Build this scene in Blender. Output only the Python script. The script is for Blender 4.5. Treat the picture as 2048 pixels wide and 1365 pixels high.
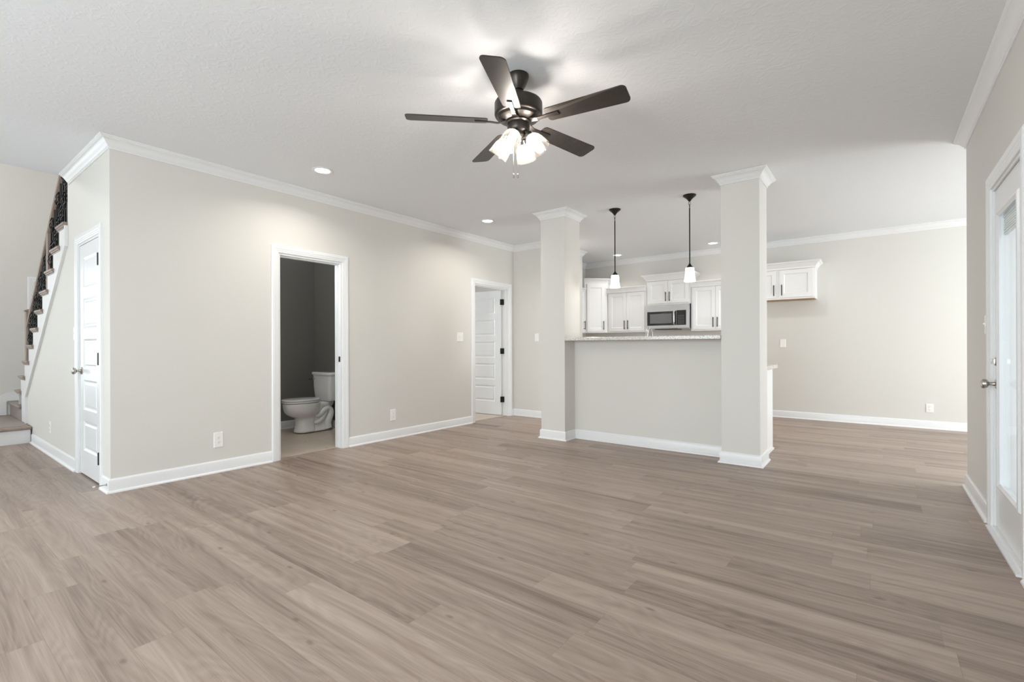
import bpy, bmesh, math, random
from mathutils import Vector, Matrix
random.seed(7)
PI = math.pi

# ------------------------------------------------------------------ camera, world, light, exposure
scene = bpy.context.scene
for _o in list(bpy.data.objects):
    bpy.data.objects.remove(_o)
COL = scene.collection

F_PX, YAW, ROLL, CAM_H = 954.61, math.radians(37.3672), math.radians(-0.2068), 1.12
fw = Vector((-math.sin(YAW), math.cos(YAW), 0)); rt = Vector((math.cos(YAW), math.sin(YAW), 0)); up = Vector((0, 0, 1))
cr = rt * math.cos(ROLL) + up * math.sin(ROLL)
cu = up * math.cos(ROLL) - rt * math.sin(ROLL)
cam_d = bpy.data.cameras.new('camera'); cam = bpy.data.objects.new('camera', cam_d); COL.objects.link(cam)
cam_d.sensor_width = 36; cam_d.sensor_fit = 'HORIZONTAL'; cam_d.lens = F_PX * 36 / 2048
cam_d.shift_y = 10.76 / 2048; cam_d.clip_start = 0.02
_m = Matrix((( cr.x, cu.x, -fw.x, 0), (cr.y, cu.y, -fw.y, 0), (cr.z, cu.z, -fw.z, CAM_H), (0, 0, 0, 1)))
cam.matrix_world = _m
scene.camera = cam

vs = scene.view_settings
vs.view_transform = 'Standard'; vs.look = 'None'; vs.gamma = 1; vs.use_curve_mapping = False
vs.exposure = 0.44
scene.cycles.max_bounces = 14; scene.cycles.diffuse_bounces = 8; scene.cycles.transparent_max_bounces = 16
scene.cycles.sample_clamp_indirect = 6

wd = bpy.data.worlds.new('sky'); scene.world = wd; wd.use_nodes = True
_bg = wd.node_tree.nodes['Background']; _bg.inputs['Color'].default_value = (0.90, 0.96, 1.0, 1); _bg.inputs['Strength'].default_value = 2.2

def area_light(name, loc, aim, sx, sy, power, color=(1, 1, 1), spread=180):
    d = bpy.data.lights.new(name, 'AREA'); d.shape = 'RECTANGLE'; d.size = sx; d.size_y = sy
    d.energy = power; d.color = color; d.spread = math.radians(spread)
    o = bpy.data.objects.new(name, d); COL.objects.link(o); o.location = loc
    o.rotation_euler = (Vector(aim)).to_track_quat('-Z', 'Z').to_euler()
    return o
DAY = (0.89, 0.955, 1.0)
# daylight through the windows (each lamp fills one window opening, just outside its pane), plus one added bedroom fill
area_light('daylight_rear_a', (-3.75, -2.55, 1.40), (0, 1, 0), 1.9, 1.7, 46, DAY)
area_light('daylight_rear_b', (-1.15, -2.55, 1.40), (0, 1, 0), 1.9, 1.7, 114, DAY)
area_light('daylight_foyer', (-9.80, -0.50, 1.45), (1, 0, 0), 1.5, 1.9, 6, DAY)
area_light('daylight_foyer_rear', (-7.6, -2.55, 1.30), (0, 1, 0), 1.6, 2.2, 10, DAY)
area_light('daylight_dining', (4.0, 6.75, 1.40), (-1, 0, 0), 2.2, 1.9, 150, (0.95, 0.98, 1.0))
area_light('bedroom_fill', (-8.75, 5.05, 1.5), (1, 0, 0), 1.3, 1.3, 62, DAY)  # added fill, placed so it strikes the open door leaf

# ------------------------------------------------------------------ materials
MATS = {}
def nt_new(name):
    m = bpy.data.materials.new(name); m.use_nodes = True
    nt = m.node_tree; b = nt.nodes['Principled BSDF']
    MATS[name] = m
    return m, nt, b
def N(nt, t, **kw):
    n = nt.nodes.new(t)
    for k, v in kw.items(): setattr(n, k, v)
    return n
def simple(name, col, rough=0.5, metal=0.0, vary=0.03, vscale=6.0, bump=0.0, bscale=200.0, spec=0.5, coat=0.0, bdist=0.001):
    m, nt, b = nt_new(name)
    b.inputs['Roughness'].default_value = rough; b.inputs['Metallic'].default_value = metal
    b.inputs['Specular IOR Level'].default_value = spec; b.inputs['Coat Weight'].default_value = coat
    tc = N(nt, 'ShaderNodeTexCoord')
    no = N(nt, 'ShaderNodeTexNoise'); no.inputs['Scale'].default_value = vscale; no.inputs['Detail'].default_value = 3
    nt.links.new(tc.outputs['Object'], no.inputs['Vector'])
    mx = N(nt, 'ShaderNodeMix', data_type='RGBA')
    a = [max(0, c * (1 - vary)) for c in col]; c2 = [min(1, c * (1 + vary)) for c in col]
    mx.inputs['A'].default_value = (*a, 1); mx.inputs['B'].default_value = (*c2, 1)
    nt.links.new(no.outputs['Fac'], mx.inputs['Factor']); nt.links.new(mx.outputs['Result'], b.inputs['Base Color'])
    if bump:
        n2 = N(nt, 'ShaderNodeTexNoise'); n2.inputs['Scale'].default_value = bscale; n2.inputs['Detail'].default_value = 2
        nt.links.new(tc.outputs['Object'], n2.inputs['Vector'])
        bp = N(nt, 'ShaderNodeBump'); bp.inputs['Strength'].default_value = bump; bp.inputs['Distance'].default_value = bdist
        nt.links.new(n2.outputs['Fac'], bp.inputs['Height']); nt.links.new(bp.outputs['Normal'], b.inputs['Normal'])
    return m
WALL = simple('wall_paint', (0.680, 0.662, 0.628), 0.62, vary=0.012, vscale=1.5, bump=0.12, bscale=260, spec=0.3)
TRIM = simple('trim_white', (0.785, 0.79, 0.80), 0.28, vary=0.008, vscale=3)
DOORW = simple('door_white', (0.75, 0.76, 0.775), 0.25, vary=0.008, vscale=3)
CABW = simple('cabinet_white', (0.82, 0.82, 0.825), 0.32, vary=0.008, vscale=4)
PLATE = simple('plate_white', (0.86, 0.85, 0.83), 0.3, vary=0.01)
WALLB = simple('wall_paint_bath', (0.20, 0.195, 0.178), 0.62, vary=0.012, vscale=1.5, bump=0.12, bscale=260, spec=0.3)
SLOT = simple('slot_dark', (0.10, 0.10, 0.10), 0.5)
CERAMIC = simple('ceramic', (0.80, 0.81, 0.82), 0.10, vary=0.006, coat=0.3)
BLACKM = simple('black_metal', (0.012, 0.012, 0.013), 0.38, metal=0.4, vary=0.1)
BRONZE = simple('bronze_metal', (0.055, 0.049, 0.045), 0.34, metal=0.85, vary=0.12, vscale=15)
NICKEL = simple('nickel', (0.50, 0.48, 0.45), 0.22, metal=1.0, vary=0.04)
STEEL = simple('stainless', (0.58, 0.58, 0.59), 0.26, metal=1.0, vary=0.04, vscale=20)
DGLASS = simple('black_glass', (0.012, 0.012, 0.013), 0.08, vary=0.05, spec=0.6)
MWWIN = simple('microwave_window', (0.16, 0.16, 0.165), 0.22, vary=0.1, vscale=80)
BEIGE = None
SUBFLOOR = simple('concrete', (0.78, 0.77, 0.75), 0.9, vary=0.1, vscale=4)
RAWWOOD = simple('raw_wood', (0.42, 0.27, 0.13), 0.6, vary=0.15, vscale=10)
RUBBER = simple('rubber_white', (0.7, 0.7, 0.68), 0.6)
CARPET = simple('carpet', (0.33, 0.285, 0.26), 0.95, vary=0.25, vscale=120, bump=0.6, bscale=300, spec=0.1, bdist=0.004)

def ceiling_mat():
    m, nt, b = nt_new('ceiling_knockdown'); b.inputs['Roughness'].default_value = 0.85; b.inputs['Specular IOR Level'].default_value = 0.2
    b.inputs['Base Color'].default_value = (0.79, 0.806, 0.832, 1)
    tc = N(nt, 'ShaderNodeTexCoord'); no = N(nt, 'ShaderNodeTexNoise')
    no.inputs['Scale'].default_value = 15; no.inputs['Detail'].default_value = 4; no.inputs['Distortion'].default_value = 1.8
    nt.links.new(tc.outputs['Object'], no.inputs['Vector'])
    cr_ = N(nt, 'ShaderNodeValToRGB'); cr_.color_ramp.elements[0].position = 0.50; cr_.color_ramp.elements[1].position = 0.62
    nt.links.new(no.outputs['Fac'], cr_.inputs['Fac'])
    bp = N(nt, 'ShaderNodeBump'); bp.inputs['Strength'].default_value = 0.16; bp.inputs['Distance'].default_value = 0.004
    nt.links.new(cr_.outputs['Color'], bp.inputs['Height']); nt.links.new(bp.outputs['Normal'], b.inputs['Normal'])
    return m
CEIL = ceiling_mat()

def math_n(nt, op, a, b=None, c=None):
    n = N(nt, 'ShaderNodeMath', operation=op)
    for i, v in enumerate((a, b, c)):
        if v is None: continue
        if isinstance(v, (int, float)): n.inputs[i].default_value = v
        else: nt.links.new(v, n.inputs[i])
    return n.outputs[0]

def plank_mat(name, pw, pl, stops, seam=(0.13, 0.11, 0.095), rough=0.42, gx=0.55, gy=14.0, contrast=1.0):
    """long boards running along X"""
    m, nt, b = nt_new(name); L = nt.links.new
    tc = N(nt, 'ShaderNodeTexCoord'); sp = N(nt, 'ShaderNodeSeparateXYZ'); L(tc.outputs['Object'], sp.inputs[0])
    X, Y = sp.outputs['X'], sp.outputs['Y']
    rowf = math_n(nt, 'DIVIDE', Y, pw); row = math_n(nt, 'FLOOR', rowf); rfr = math_n(nt, 'FRACT', rowf)
    wn = N(nt, 'ShaderNodeTexWhiteNoise', noise_dimensions='1D'); L(row, wn.inputs['W'])
    xo = math_n(nt, 'ADD', math_n(nt, 'DIVIDE', X, pl), math_n(nt, 'MULTIPLY', wn.outputs['Value'], 7.31))
    col = math_n(nt, 'FLOOR', xo); cfr = math_n(nt, 'FRACT', xo)
    cid = N(nt, 'ShaderNodeCombineXYZ'); L(row, cid.inputs['X']); L(col, cid.inputs['Y'])
    pid = N(nt, 'ShaderNodeTexWhiteNoise', noise_dimensions='2D'); L(cid.outputs[0], pid.inputs['Vector'])
    # grain coordinates shifted per plank
    gxv = math_n(nt, 'ADD', math_n(nt, 'MULTIPLY', X, gx), math_n(nt, 'MULTIPLY', pid.outputs['Value'], 53.0))
    gyv = math_n(nt, 'ADD', math_n(nt, 'MULTIPLY', Y, gy), math_n(nt, 'MULTIPLY', pid.outputs['Value'], 91.0))
    gv = N(nt, 'ShaderNodeCombineXYZ'); L(gxv, gv.inputs['X']); L(gyv, gv.inputs['Y'])
    n1 = N(nt, 'ShaderNodeTexNoise'); n1.inputs['Scale'].default_value = 1.0; n1.inputs['Detail'].default_value = 3; n1.inputs['Distortion'].default_value = 0.9
    L(gv.outputs[0], n1.inputs['Vector'])
    # cathedral figure: contour lines of a stretched noise
    gv2 = N(nt, 'ShaderNodeCombineXYZ'); L(math_n(nt, 'MULTIPLY', gxv, 1.6), gv2.inputs['X']); L(math_n(nt, 'MULTIPLY', gyv, 0.45), gv2.inputs['Y'])
    n2 = N(nt, 'ShaderNodeTexNoise'); n2.inputs['Scale'].default_value = 1.0; n2.inputs['Detail'].default_value = 1.5; n2.inputs['Distortion'].default_value = 0.4
    L(gv2.outputs[0], n2.inputs['Vector'])
    ring = math_n(nt, 'ABSOLUTE', math_n(nt, 'SUBTRACT', math_n(nt, 'FRACT', math_n(nt, 'MULTIPLY', n2.outputs['Fac'], 17.0)), 0.5))
    # fine pores
    gv3 = N(nt, 'ShaderNodeCombineXYZ'); L(math_n(nt, 'MULTIPLY', gxv, 6.0), gv3.inputs['X']); L(math_n(nt, 'MULTIPLY', gyv, 16.0), gv3.inputs['Y'])
    n3 = N(nt, 'ShaderNodeTexNoise'); n3.inputs['Scale'].default_value = 1.0; n3.inputs['Detail'].default_value = 2
    L(gv3.outputs[0], n3.inputs['Vector'])
    # tone = plank value + streaks + figure + pores
    t = math_n(nt, 'MULTIPLY', pid.outputs['Value'], 0.24 * contrast)
    t = math_n(nt, 'ADD', t, math_n(nt, 'MULTIPLY', n1.outputs['Fac'], 0.85 * contrast))
    t = math_n(nt, 'ADD', t, math_n(nt, 'MULTIPLY', ring, 0.22 * contrast))
    t = math_n(nt, 'ADD', t, math_n(nt, 'MULTIPLY', n3.outputs['Fac'], 0.40 * contrast))
    t = math_n(nt, 'SUBTRACT', t, 0.31 * contrast)
    ramp = N(nt, 'ShaderNodeValToRGB')
    els = ramp.color_ramp.elements
    els[0].position, els[0].color = stops[0][0], (*stops[0][1], 1)
    els[1].position, els[1].color = stops[-1][0], (*stops[-1][1], 1)
    for p, c in stops[1:-1]:
        e = els.new(p); e.color = (*c, 1)
    L(t, ramp.inputs['Fac'])
    # knots
    kv = N(nt, 'ShaderNodeCombineXYZ'); L(math_n(nt, 'MULTIPLY', X, 1.0), kv.inputs['X']); L(math_n(nt, 'MULTIPLY', Y, 2.2), kv.inputs['Y'])
    vo = N(nt, 'ShaderNodeTexVoronoi', voronoi_dimensions='2D'); vo.inputs['Scale'].default_value = 1.15; L(kv.outputs[0], vo.inputs['Vector'])
    kn = N(nt, 'ShaderNodeMapRange'); kn.inputs['From Min'].default_value = 0.010; kn.inputs['From Max'].default_value = 0.034
    kn.inputs['To Min'].default_value = 0.55; kn.inputs['To Max'].default_value = 0.0
    L(vo.outputs['Distance'], kn.inputs['Value'])
    mk = N(nt, 'ShaderNodeMix', data_type='RGBA'); L(kn.outputs[0], mk.inputs['Factor']); L(ramp.outputs['Color'], mk.inputs['A']); mk.inputs['B'].default_value = (0.10, 0.075, 0.06, 1)
    # seams
    e1 = math_n(nt, 'LESS_THAN', rfr, 0.009); e2 = math_n(nt, 'LESS_THAN', cfr, 0.0016)
    sm = math_n(nt, 'MULTIPLY', math_n(nt, 'MAXIMUM', e1, e2), 0.40)
    ms = N(nt, 'ShaderNodeMix', data_type='RGBA'); L(sm, ms.inputs['Factor']); L(mk.outputs['Result'], ms.inputs['A']); ms.inputs['B'].default_value = (*seam, 1)
    L(ms.outputs['Result'], b.inputs['Base Color'])
    b.inputs['Roughness'].default_value = rough; b.inputs['Specular IOR Level'].default_value = 0.45
    bp = N(nt, 'ShaderNodeBump'); bp.inputs['Strength'].default_value = 0.05; bp.inputs['Distance'].default_value = 0.002
    L(t, bp.inputs['Height']); L(bp.outputs['Normal'], b.inputs['Normal'])
    return m
FLOOR = plank_mat('vinyl_plank', 0.182, 1.22,
                  [(0.20, (0.172, 0.126, 0.101)), (0.45, (0.295, 0.224, 0.184)), (0.62, (0.358, 0.280, 0.233)), (0.90, (0.455, 0.370, 0.314))])
STAIRWOOD = plank_mat('stair_wood', 0.3, 3.0, [(0.2, (0.22, 0.165, 0.135)), (0.9, (0.41, 0.33, 0.275))], rough=0.45)
TILE = plank_mat('beige_tile', 0.45, 0.45, [(0.2, (0.52, 0.44, 0.36)), (0.9, (0.64, 0.56, 0.48))], seam=(0.38, 0.32, 0.27), rough=0.35, gx=2.0, gy=3.0, contrast=0.6)
BLADE = plank_mat('fan_blade_wood', 2.0, 5.0, [(0.2, (0.022, 0.018, 0.016)), (0.9, (0.045, 0.038, 0.034))], rough=0.36, gy=40)

def granite():
    m, nt, b = nt_new('granite'); L = nt.links.new
    tc = N(nt, 'ShaderNodeTexCoord')
    v = N(nt, 'ShaderNodeTexNoise'); v.inputs['Scale'].default_value = 110; v.inputs['Detail'].default_value = 6; L(tc.outputs['Object'], v.inputs['Vector'])
    r = N(nt, 'ShaderNodeValToRGB'); e = r.color_ramp.elements
    e[0].position, e[0].color = 0.34, (0.34, 0.32, 0.29, 1); e[1].position, e[1].color = 0.60, (0.78, 0.76, 0.73, 1)
    x = e.new(0.46); x.color = (0.60, 0.575, 0.54, 1)
    L(v.outputs['Fac'], r.inputs['Fac']); L(r.outputs['Color'], b.inputs['Base Color']); b.inputs['Roughness'].default_value = 0.18
    return m
GRANITE = granite()

def emit(name, col, s):
    m, nt, b = nt_new(name)
    b.inputs['Base Color'].default_value = (0.8, 0.8, 0.8, 1)
    b.inputs['Emission Color'].default_value = (*col, 1); b.inputs['Emission Strength'].default_value = s
    return m
def glowing_glass(name, col, s):
    m, nt, b = nt_new(name); t = N(nt, 'ShaderNodeBsdfTransparent'); e = N(nt, 'ShaderNodeEmission'); a = N(nt, 'ShaderNodeAddShader')
    e.inputs['Color'].default_value = (*col, 1); e.inputs['Strength'].default_value = s
    nt.links.new(t.outputs[0], a.inputs[0]); nt.links.new(e.outputs[0], a.inputs[1]); nt.links.new(a.outputs[0], nt.nodes['Material Output'].inputs['Surface'])
    return m
BULB = glowing_glass('bulb_glow', (1.0, 0.88, 0.72), 6)
CANGLOW = emit('recessed_glow', (1.0, 0.97, 0.92), 7)
PENDGLOW = emit('pendant_glass_glow', (1.0, 0.95, 0.88), 2.2)

def thin_glass(name, tint=(1, 1, 1), gloss=0.12, rough=0.03, white=0.0, bump=0.0, edge=0.55):
    m, nt, b = nt_new(name); L = nt.links.new
    out = nt.nodes['Material Output']
    t = N(nt, 'ShaderNodeBsdfTransparent'); t.inputs['Color'].default_value = (*tint, 1)
    g = N(nt, 'ShaderNodeBsdfGlossy'); g.inputs['Roughness'].default_value = rough; g.inputs['Color'].default_value = (0.9, 0.9, 0.9, 1)
    lw = N(nt, 'ShaderNodeLayerWeight'); lw.inputs['Blend'].default_value = 0.25
    f = math_n(nt, 'ADD', math_n(nt, 'MULTIPLY', lw.outputs['Facing'], edge), gloss)
    mx = N(nt, 'ShaderNodeMixShader'); L(f, mx.inputs[0]); L(t.outputs[0], mx.inputs[1]); L(g.outputs[0], mx.inputs[2])
    res = mx.outputs[0]
    if white:
        tl = N(nt, 'ShaderNodeBsdfTranslucent'); tl.inputs['Color'].default_value = (1, 0.95, 0.88, 1)
        m2 = N(nt, 'ShaderNodeMixShader'); m2.inputs[0].default_value = white; L(res, m2.inputs[1]); L(tl.outputs[0], m2.inputs[2]); res = m2.outputs[0]
    if bump:
        no = N(nt, 'ShaderNodeTexNoise'); no.inputs['Scale'].default_value = 120
        bp = N(nt, 'ShaderNodeBump'); bp.inputs['Strength'].default_value = bump; L(no.outputs['Fac'], bp.inputs['Height']); L(bp.outputs['Normal'], g.inputs['Normal'])
    L(res, out.inputs['Surface'])
    return m
PANE = thin_glass('window_glass', (0.97, 0.985, 0.98), 0.02, 0.01, edge=0.12)
SHADE = thin_glass('seeded_glass', (0.97, 0.95, 0.93), 0.03, 0.06, white=0.025)

# ------------------------------------------------------------------ mesh helpers
class MB:
    def __init__(self): self.v = []; self.f = []; self.c = []
    def add(self, vs_, fs_):
        o = len(self.v); self.v += [tuple(p) for p in vs_]; self.f += [tuple(i + o for i in f) for f in fs_]; self.c.append((o, len(self.v))); return self
    def box(self, a, b):
        (x0, y0, z0), (x1, y1, z1) = a, b
        return self.add([(x0, y0, z0), (x1, y0, z0), (x1, y1, z0), (x0, y1, z0), (x0, y0, z1), (x1, y0, z1), (x1, y1, z1), (x0, y1, z1)],
                        [(0, 3, 2, 1), (4, 5, 6, 7), (0, 1, 5, 4), (1, 2, 6, 5), (2, 3, 7, 6), (3, 0, 4, 7)])
    def boxm(self, a, b, fn):
        (x0, y0, z0), (x1, y1, z1) = a, b
        return self.add([fn(*p) for p in [(x0, y0, z0), (x1, y0, z0), (x1, y1, z0), (x0, y1, z0), (x0, y0, z1), (x1, y0, z1), (x1, y1, z1), (x0, y1, z1)]],
                        [(0, 3, 2, 1), (4, 5, 6, 7), (0, 1, 5, 4), (1, 2, 6, 5), (2, 3, 7, 6), (3, 0, 4, 7)])
    def prism(self, poly, fn, h0, h1):
        n = len(poly)
        vs_ = [fn(p[0], p[1], h0) for p in poly] + [fn(p[0], p[1], h1) for p in poly]
        fs = [tuple(range(n))[::-1], tuple(range(n, 2 * n))] + [(i, (i + 1) % n, n + (i + 1) % n, n + i) for i in range(n)]
        return self.add(vs_, fs)
    def lathe(self, prof, n=24, fn=lambda x, y, z: (x, y, z), cap=True):
        vs_, fs = [], []
        for r, z in prof:
            for k in range(n):
                a = 2 * PI * k / n; vs_.append(fn(r * math.cos(a), r * math.sin(a), z))
        for i in range(len(prof) - 1):
            for k in range(n):
                k2 = (k + 1) % n; fs.append((i * n + k, i * n + k2, (i + 1) * n + k2, (i + 1) * n + k))
        if cap:
            if prof[0][0] > 1e-5: fs.append(tuple(range(n))[::-1])
            if prof[-1][0] > 1e-5: fs.append(tuple((len(prof) - 1) * n + k for k in range(n)))
        return self.add(vs_, fs)
    def tube(self, pts, r, n=10, closed=False):
        pts = [Vector(p) for p in pts]; m = len(pts); vs_, fs = [], []
        rs = r if isinstance(r, (list, tuple)) else [r] * m
        prev = None
        for i, p in enumerate(pts):
            if closed: d = (pts[(i + 1) % m] - pts[i - 1])
            else: d = (pts[min(i + 1, m - 1)] - pts[max(i - 1, 0)])
            d.normalize()
            if prev is None:
                a = Vector((0, 0, 1)) if abs(d.z) < 0.9 else Vector((1, 0, 0))
                u = d.cross(a).normalized()
            else:
                u = (prev - d * prev.dot(d)).normalized()
            prev = u; w = d.cross(u)
            for k in range(n):
                t = 2 * PI * k / n; vs_.append(p + (u * math.cos(t) + w * math.sin(t)) * rs[i])
        for i in range(m if closed else m - 1):
            j = (i + 1) % m
            for k in range(n):
                k2 = (k + 1) % n; fs.append((i * n + k, i * n + k2, j * n + k2, j * n + k))
        if not closed: fs += [tuple(range(n))[::-1], tuple((m - 1) * n + k for k in range(n))]
        return self.add(vs_, fs)
    def sweep(self, path, prof, fn, closed=False):
        """path: 2-D polyline; prof: (offset to the left of travel, height); fn maps (x, y, height) into the room"""
        m = len(path); P = [Vector((p[0], p[1])) for p in path]; n = len(prof); vs_, fs = [], []
        for i in range(m):
            ds = []
            if closed or i > 0: ds.append((P[i] - P[i - 1]).normalized())
            if closed or i < m - 1: ds.append((P[(i + 1) % m] - P[i]).normalized())
            ns = [Vector((-d.y, d.x)) for d in ds]
            if len(ns) == 2:
                mi = ns[0] + ns[1]; mi /= (1 + ns[0].dot(ns[1]))
            else: mi = ns[0]
            for o, h in prof: vs_.append(fn(P[i].x + mi.x * o, P[i].y + mi.y * o, h))
        for i in range(m if closed else m - 1):
            j = (i + 1) % m
            for k in range(n):
                k2 = (k + 1) % n; fs.append((i * n + k, i * n + k2, j * n + k2, j * n + k))
        if not closed: fs += [tuple(range(n))[::-1], tuple((m - 1) * n + k for k in range(n))]
        return self.add(vs_, fs)
    def panelled(self, W0, W1, H0, H1, panels, t, fn, depth=0.009, slope=0.016, raised=False):
        """slab from (W0,H0) to (W1,H1), thickness t, recessed panels on its face (c=0 is the face, -t the back)"""
        vs_, fs = [], []
        def q(*ps):
            o = len(vs_); vs_.extend(fn(*p) for p in ps); fs.append(tuple(range(o, o + len(ps))))
        panels = sorted(panels, key=lambda p: p[1]); px0, px1 = panels[0][0], panels[0][2]
        q((W0, H0, 0), (px0, H0, 0), (px0, H1, 0), (W0, H1, 0)); q((px1, H0, 0), (W1, H0, 0), (W1, H1, 0), (px1, H1, 0))
        z = H0
        for (a, b_, c, d) in panels:
            q((px0, z, 0), (px1, z, 0), (px1, b_, 0), (px0, b_, 0)); z = d
            rings = [(0, 0), (slope, -depth)]
            if raised: rings += [(slope + 0.012, -depth), (slope + 0.026, -depth * 0.35)]
            for (s0, c0), (s1, c1) in zip(rings, rings[1:]):
                A = [(a + s0, b_ + s0, c0), (c - s0, b_ + s0, c0), (c - s0, d - s0, c0), (a + s0, d - s0, c0)]
                B = [(a + s1, b_ + s1, c1), (c - s1, b_ + s1, c1), (c - s1, d - s1, c1), (a + s1, d - s1, c1)]
                for i in range(4):
                    j = (i + 1) % 4; q(A[i], A[j], B[j], B[i])
            s, c1 = rings[-1]
            q((a + s, b_ + s, c1), (c - s, b_ + s, c1), (c - s, d - s, c1), (a + s, d - s, c1))
        q((px0, z, 0), (px1, z, 0), (px1, H1, 0), (px0, H1, 0))
        for e in (((W0, H0), (W1, H0)), ((W1, H0), (W1, H1)), ((W1, H1), (W0, H1)), ((W0, H1), (W0, H0))):
            (a, b_), (c, d) = e; q((a, b_, 0), (a, b_, -t), (c, d, -t), (c, d, 0))
        q((W0, H0, -t), (W0, H1, -t), (W1, H1, -t), (W1, H0, -t))
        return self.add(vs_, fs)

def obj(name, mb, mat, parent=None, smooth=None, bevel=0.0, sub=0, loc=None):
    me = bpy.data.meshes.new(name); bm = bmesh.new()
    bv = [bm.verts.new(p) for p in mb.v]
    for f in mb.f:
        try: bm.faces.new([bv[i] for i in f])
        except ValueError: pass
    for (a_, b_) in mb.c: bmesh.ops.remove_doubles(bm, verts=[v for v in bv[a_:b_] if v.is_valid], dist=1e-5)
    bmesh.ops.recalc_face_normals(bm, faces=bm.faces)
    if smooth:
        lim = math.radians(smooth)
        for f in bm.faces: f.smooth = True
        for e in bm.edges:
            if len(e.link_faces) == 2 and e.calc_face_angle(0) > lim: e.smooth = False
    bm.to_mesh(me); bm.free()
    me.materials.append(mat)
    o = bpy.data.objects.new(name, me); COL.objects.link(o)
    if parent is not None: o.parent = parent
    if loc is not None: o.location = loc
    if bevel:
        b = o.modifiers.new('bevel', 'BEVEL'); b.width = bevel; b.segments = 2; b.limit_method = 'ANGLE'; b.angle_limit = math.radians(40)
    if sub:
        s = o.modifiers.new('subdivision', 'SUBSURF'); s.levels = sub; s.render_levels = sub
    return o
def tag(o, label, cat, group=None, kind=None):
    o['label'] = label; o['category'] = cat
    if group: o['group'] = group
    if kind: o['kind'] = kind
    return o
def empty(name, loc, label, cat, group=None, kind=None, rz=0):
    o = bpy.data.objects.new(name, None); COL.objects.link(o); o.empty_display_size = 0.1
    o.location = loc; o.rotation_euler = (0, 0, rz)
    return tag(o, label, cat, group, kind)
def struct(name, mb, mat, label, cat, **kw):
    return tag(obj(name, mb, mat, **kw), label, cat, kind='structure')
def copy_tree(o, parent=None):
    c = o.copy(); COL.objects.link(c)
    if parent is not None: c.parent = parent
    for ch in [x for x in bpy.data.objects if x.parent == o]: copy_tree(ch, c)
    return c
def rel(p0):
    """map absolute room coordinates into the frame of a thing standing at p0"""
    return lambda x, y, z: (x - p0[0], y - p0[1], z - p0[2])

# ------------------------------------------------------------------ room dimensions
XL, YS, YH, YB, XR, Z = -4.696, 1.044, 6.195, 8.44, 0.564, 2.743
WT = 0.115                       # wall thickness
YR = 5.14                        # free end of the right wall
XF = -9.55                       # far foyer wall
YK = -2.30                       # wall behind the viewer
XD = 3.75                        # dining room outer wall
PXR, PY1 = -4.015, 7.257         # pantry block
XKL = -4.60                      # kitchen left wall
COLY0, COLY1 = 4.858, 5.222
LC0, LC1, RC0, RC1 = -3.262, -2.927, -1.184, -0.851
YHW = 5.092
STX = -6.10                      # where the floor above (and full-height stair wall) ends

def wall_boxes(mb, a0, a1, z0, z1, openings, fn, t=WT):
    """wall along coordinate a with rectangular openings (a, b, zlo, zhi); fn(a, z, depth)"""
    cur = a0
    for (p, q_, lo, hi) in sorted(openings):
        if p > cur: mb.boxm((cur, z0, 0), (p, z1, t), fn)
        if lo > z0: mb.boxm((p, z0, 0), (q_, lo, t), fn)
        if hi < z1: mb.boxm((p, hi, 0), (q_, z1, t), fn)
        cur = q_
    if cur < a1: mb.boxm((cur, z0, 0), (a1, z1, t), fn)
    return mb
f_left = lambda a, z, d: (XL - d, a, z)        # faces +X
f_stair = lambda a, z, d: (a, YS + d, z)       # faces -Y
f_hall = lambda a, z, d: (a, YH + d, z)
f_back = lambda a, z, d: (a, YB + d, z)
f_right = lambda a, z, d: (XR + d, a, z)       # faces -X

# floor / ground / ceilings
struct('floor', MB().box((XF - 0.2, YK - 0.2, -0.12), (XD + 0.2, YB + 0.2, 0.0)), FLOOR, 'taupe wood plank floor running through the whole living space', 'floor')
struct('floor_bathroom', MB().box((-6.55, 2.0, -0.02), (-4.785, 3.80, 0.004)), TILE, 'beige tile floor of the small room with the toilet', 'floor')
struct('floor_bedroom', MB().box((-8.6, 4.1, -0.02), (-4.775, YB, 0.004)), TILE, 'pale beige floor seen through the half open panel door', 'floor')
struct('ground', MB().box((-40, -40, -0.45), (40, 40, -0.25)), SUBFLOOR, 'pale concrete ground outside the glazed door', 'ground')
struct('ceiling', MB().box((STX, YK - 0.2, Z), (XD + 0.2, YB + 0.2, Z + 0.30)).box((XF - 0.2, 4.0, Z), (STX, YB + 0.2, Z + 0.30)), CEIL, 'white textured ceiling over the living room and kitchen', 'ceiling')
struct('ceiling_foyer', MB().box((XF - 0.2, YK - 0.2, 5.3), (STX + 0.6, 4.2, 5.5)), CEIL, 'high white ceiling above the stairwell', 'ceiling')

# walls
BATH = (2.348, 3.057, 0.0, 2.055); BED = (5.240, 6.062, 0.0, 2.050)
struct('wall_left', wall_boxes(MB(), YS + 0.10, YH, 0, Z, [BATH, BED], f_left), WALL, 'long greige wall with the toilet room doorway and the far panel door', 'wall')
CL = (-5.675, -4.965, 0.0, 2.045)
w = MB()
w.prism([(-5.675, 0), (-8.285, 0), (-8.30, 0.53), (STX, 2.112), (STX, Z), (-5.675, Z)], f_stair, 0, 0.10)
w.boxm((-5.675, 2.045, 0), (-4.965, Z, 0.10), f_stair); w.boxm((-4.965, 0, 0), (XL, Z, 0.10), f_stair)
struct('wall_stair', w, WALL, 'pale wall under the staircase around the closet door', 'wall')
struct('wall_hall', MB().box((XL - WT, YH, 0), (PXR, PY1, Z)), WALL, 'narrow greige wall between the far panel door and the first column', 'wall')
struct('wall_kitchen', wall_boxes(MB(), -4.72, XD, 0, Z, [], f_back), WALL, 'greige rear wall behind the white kitchen cabinets', 'wall')
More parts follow.
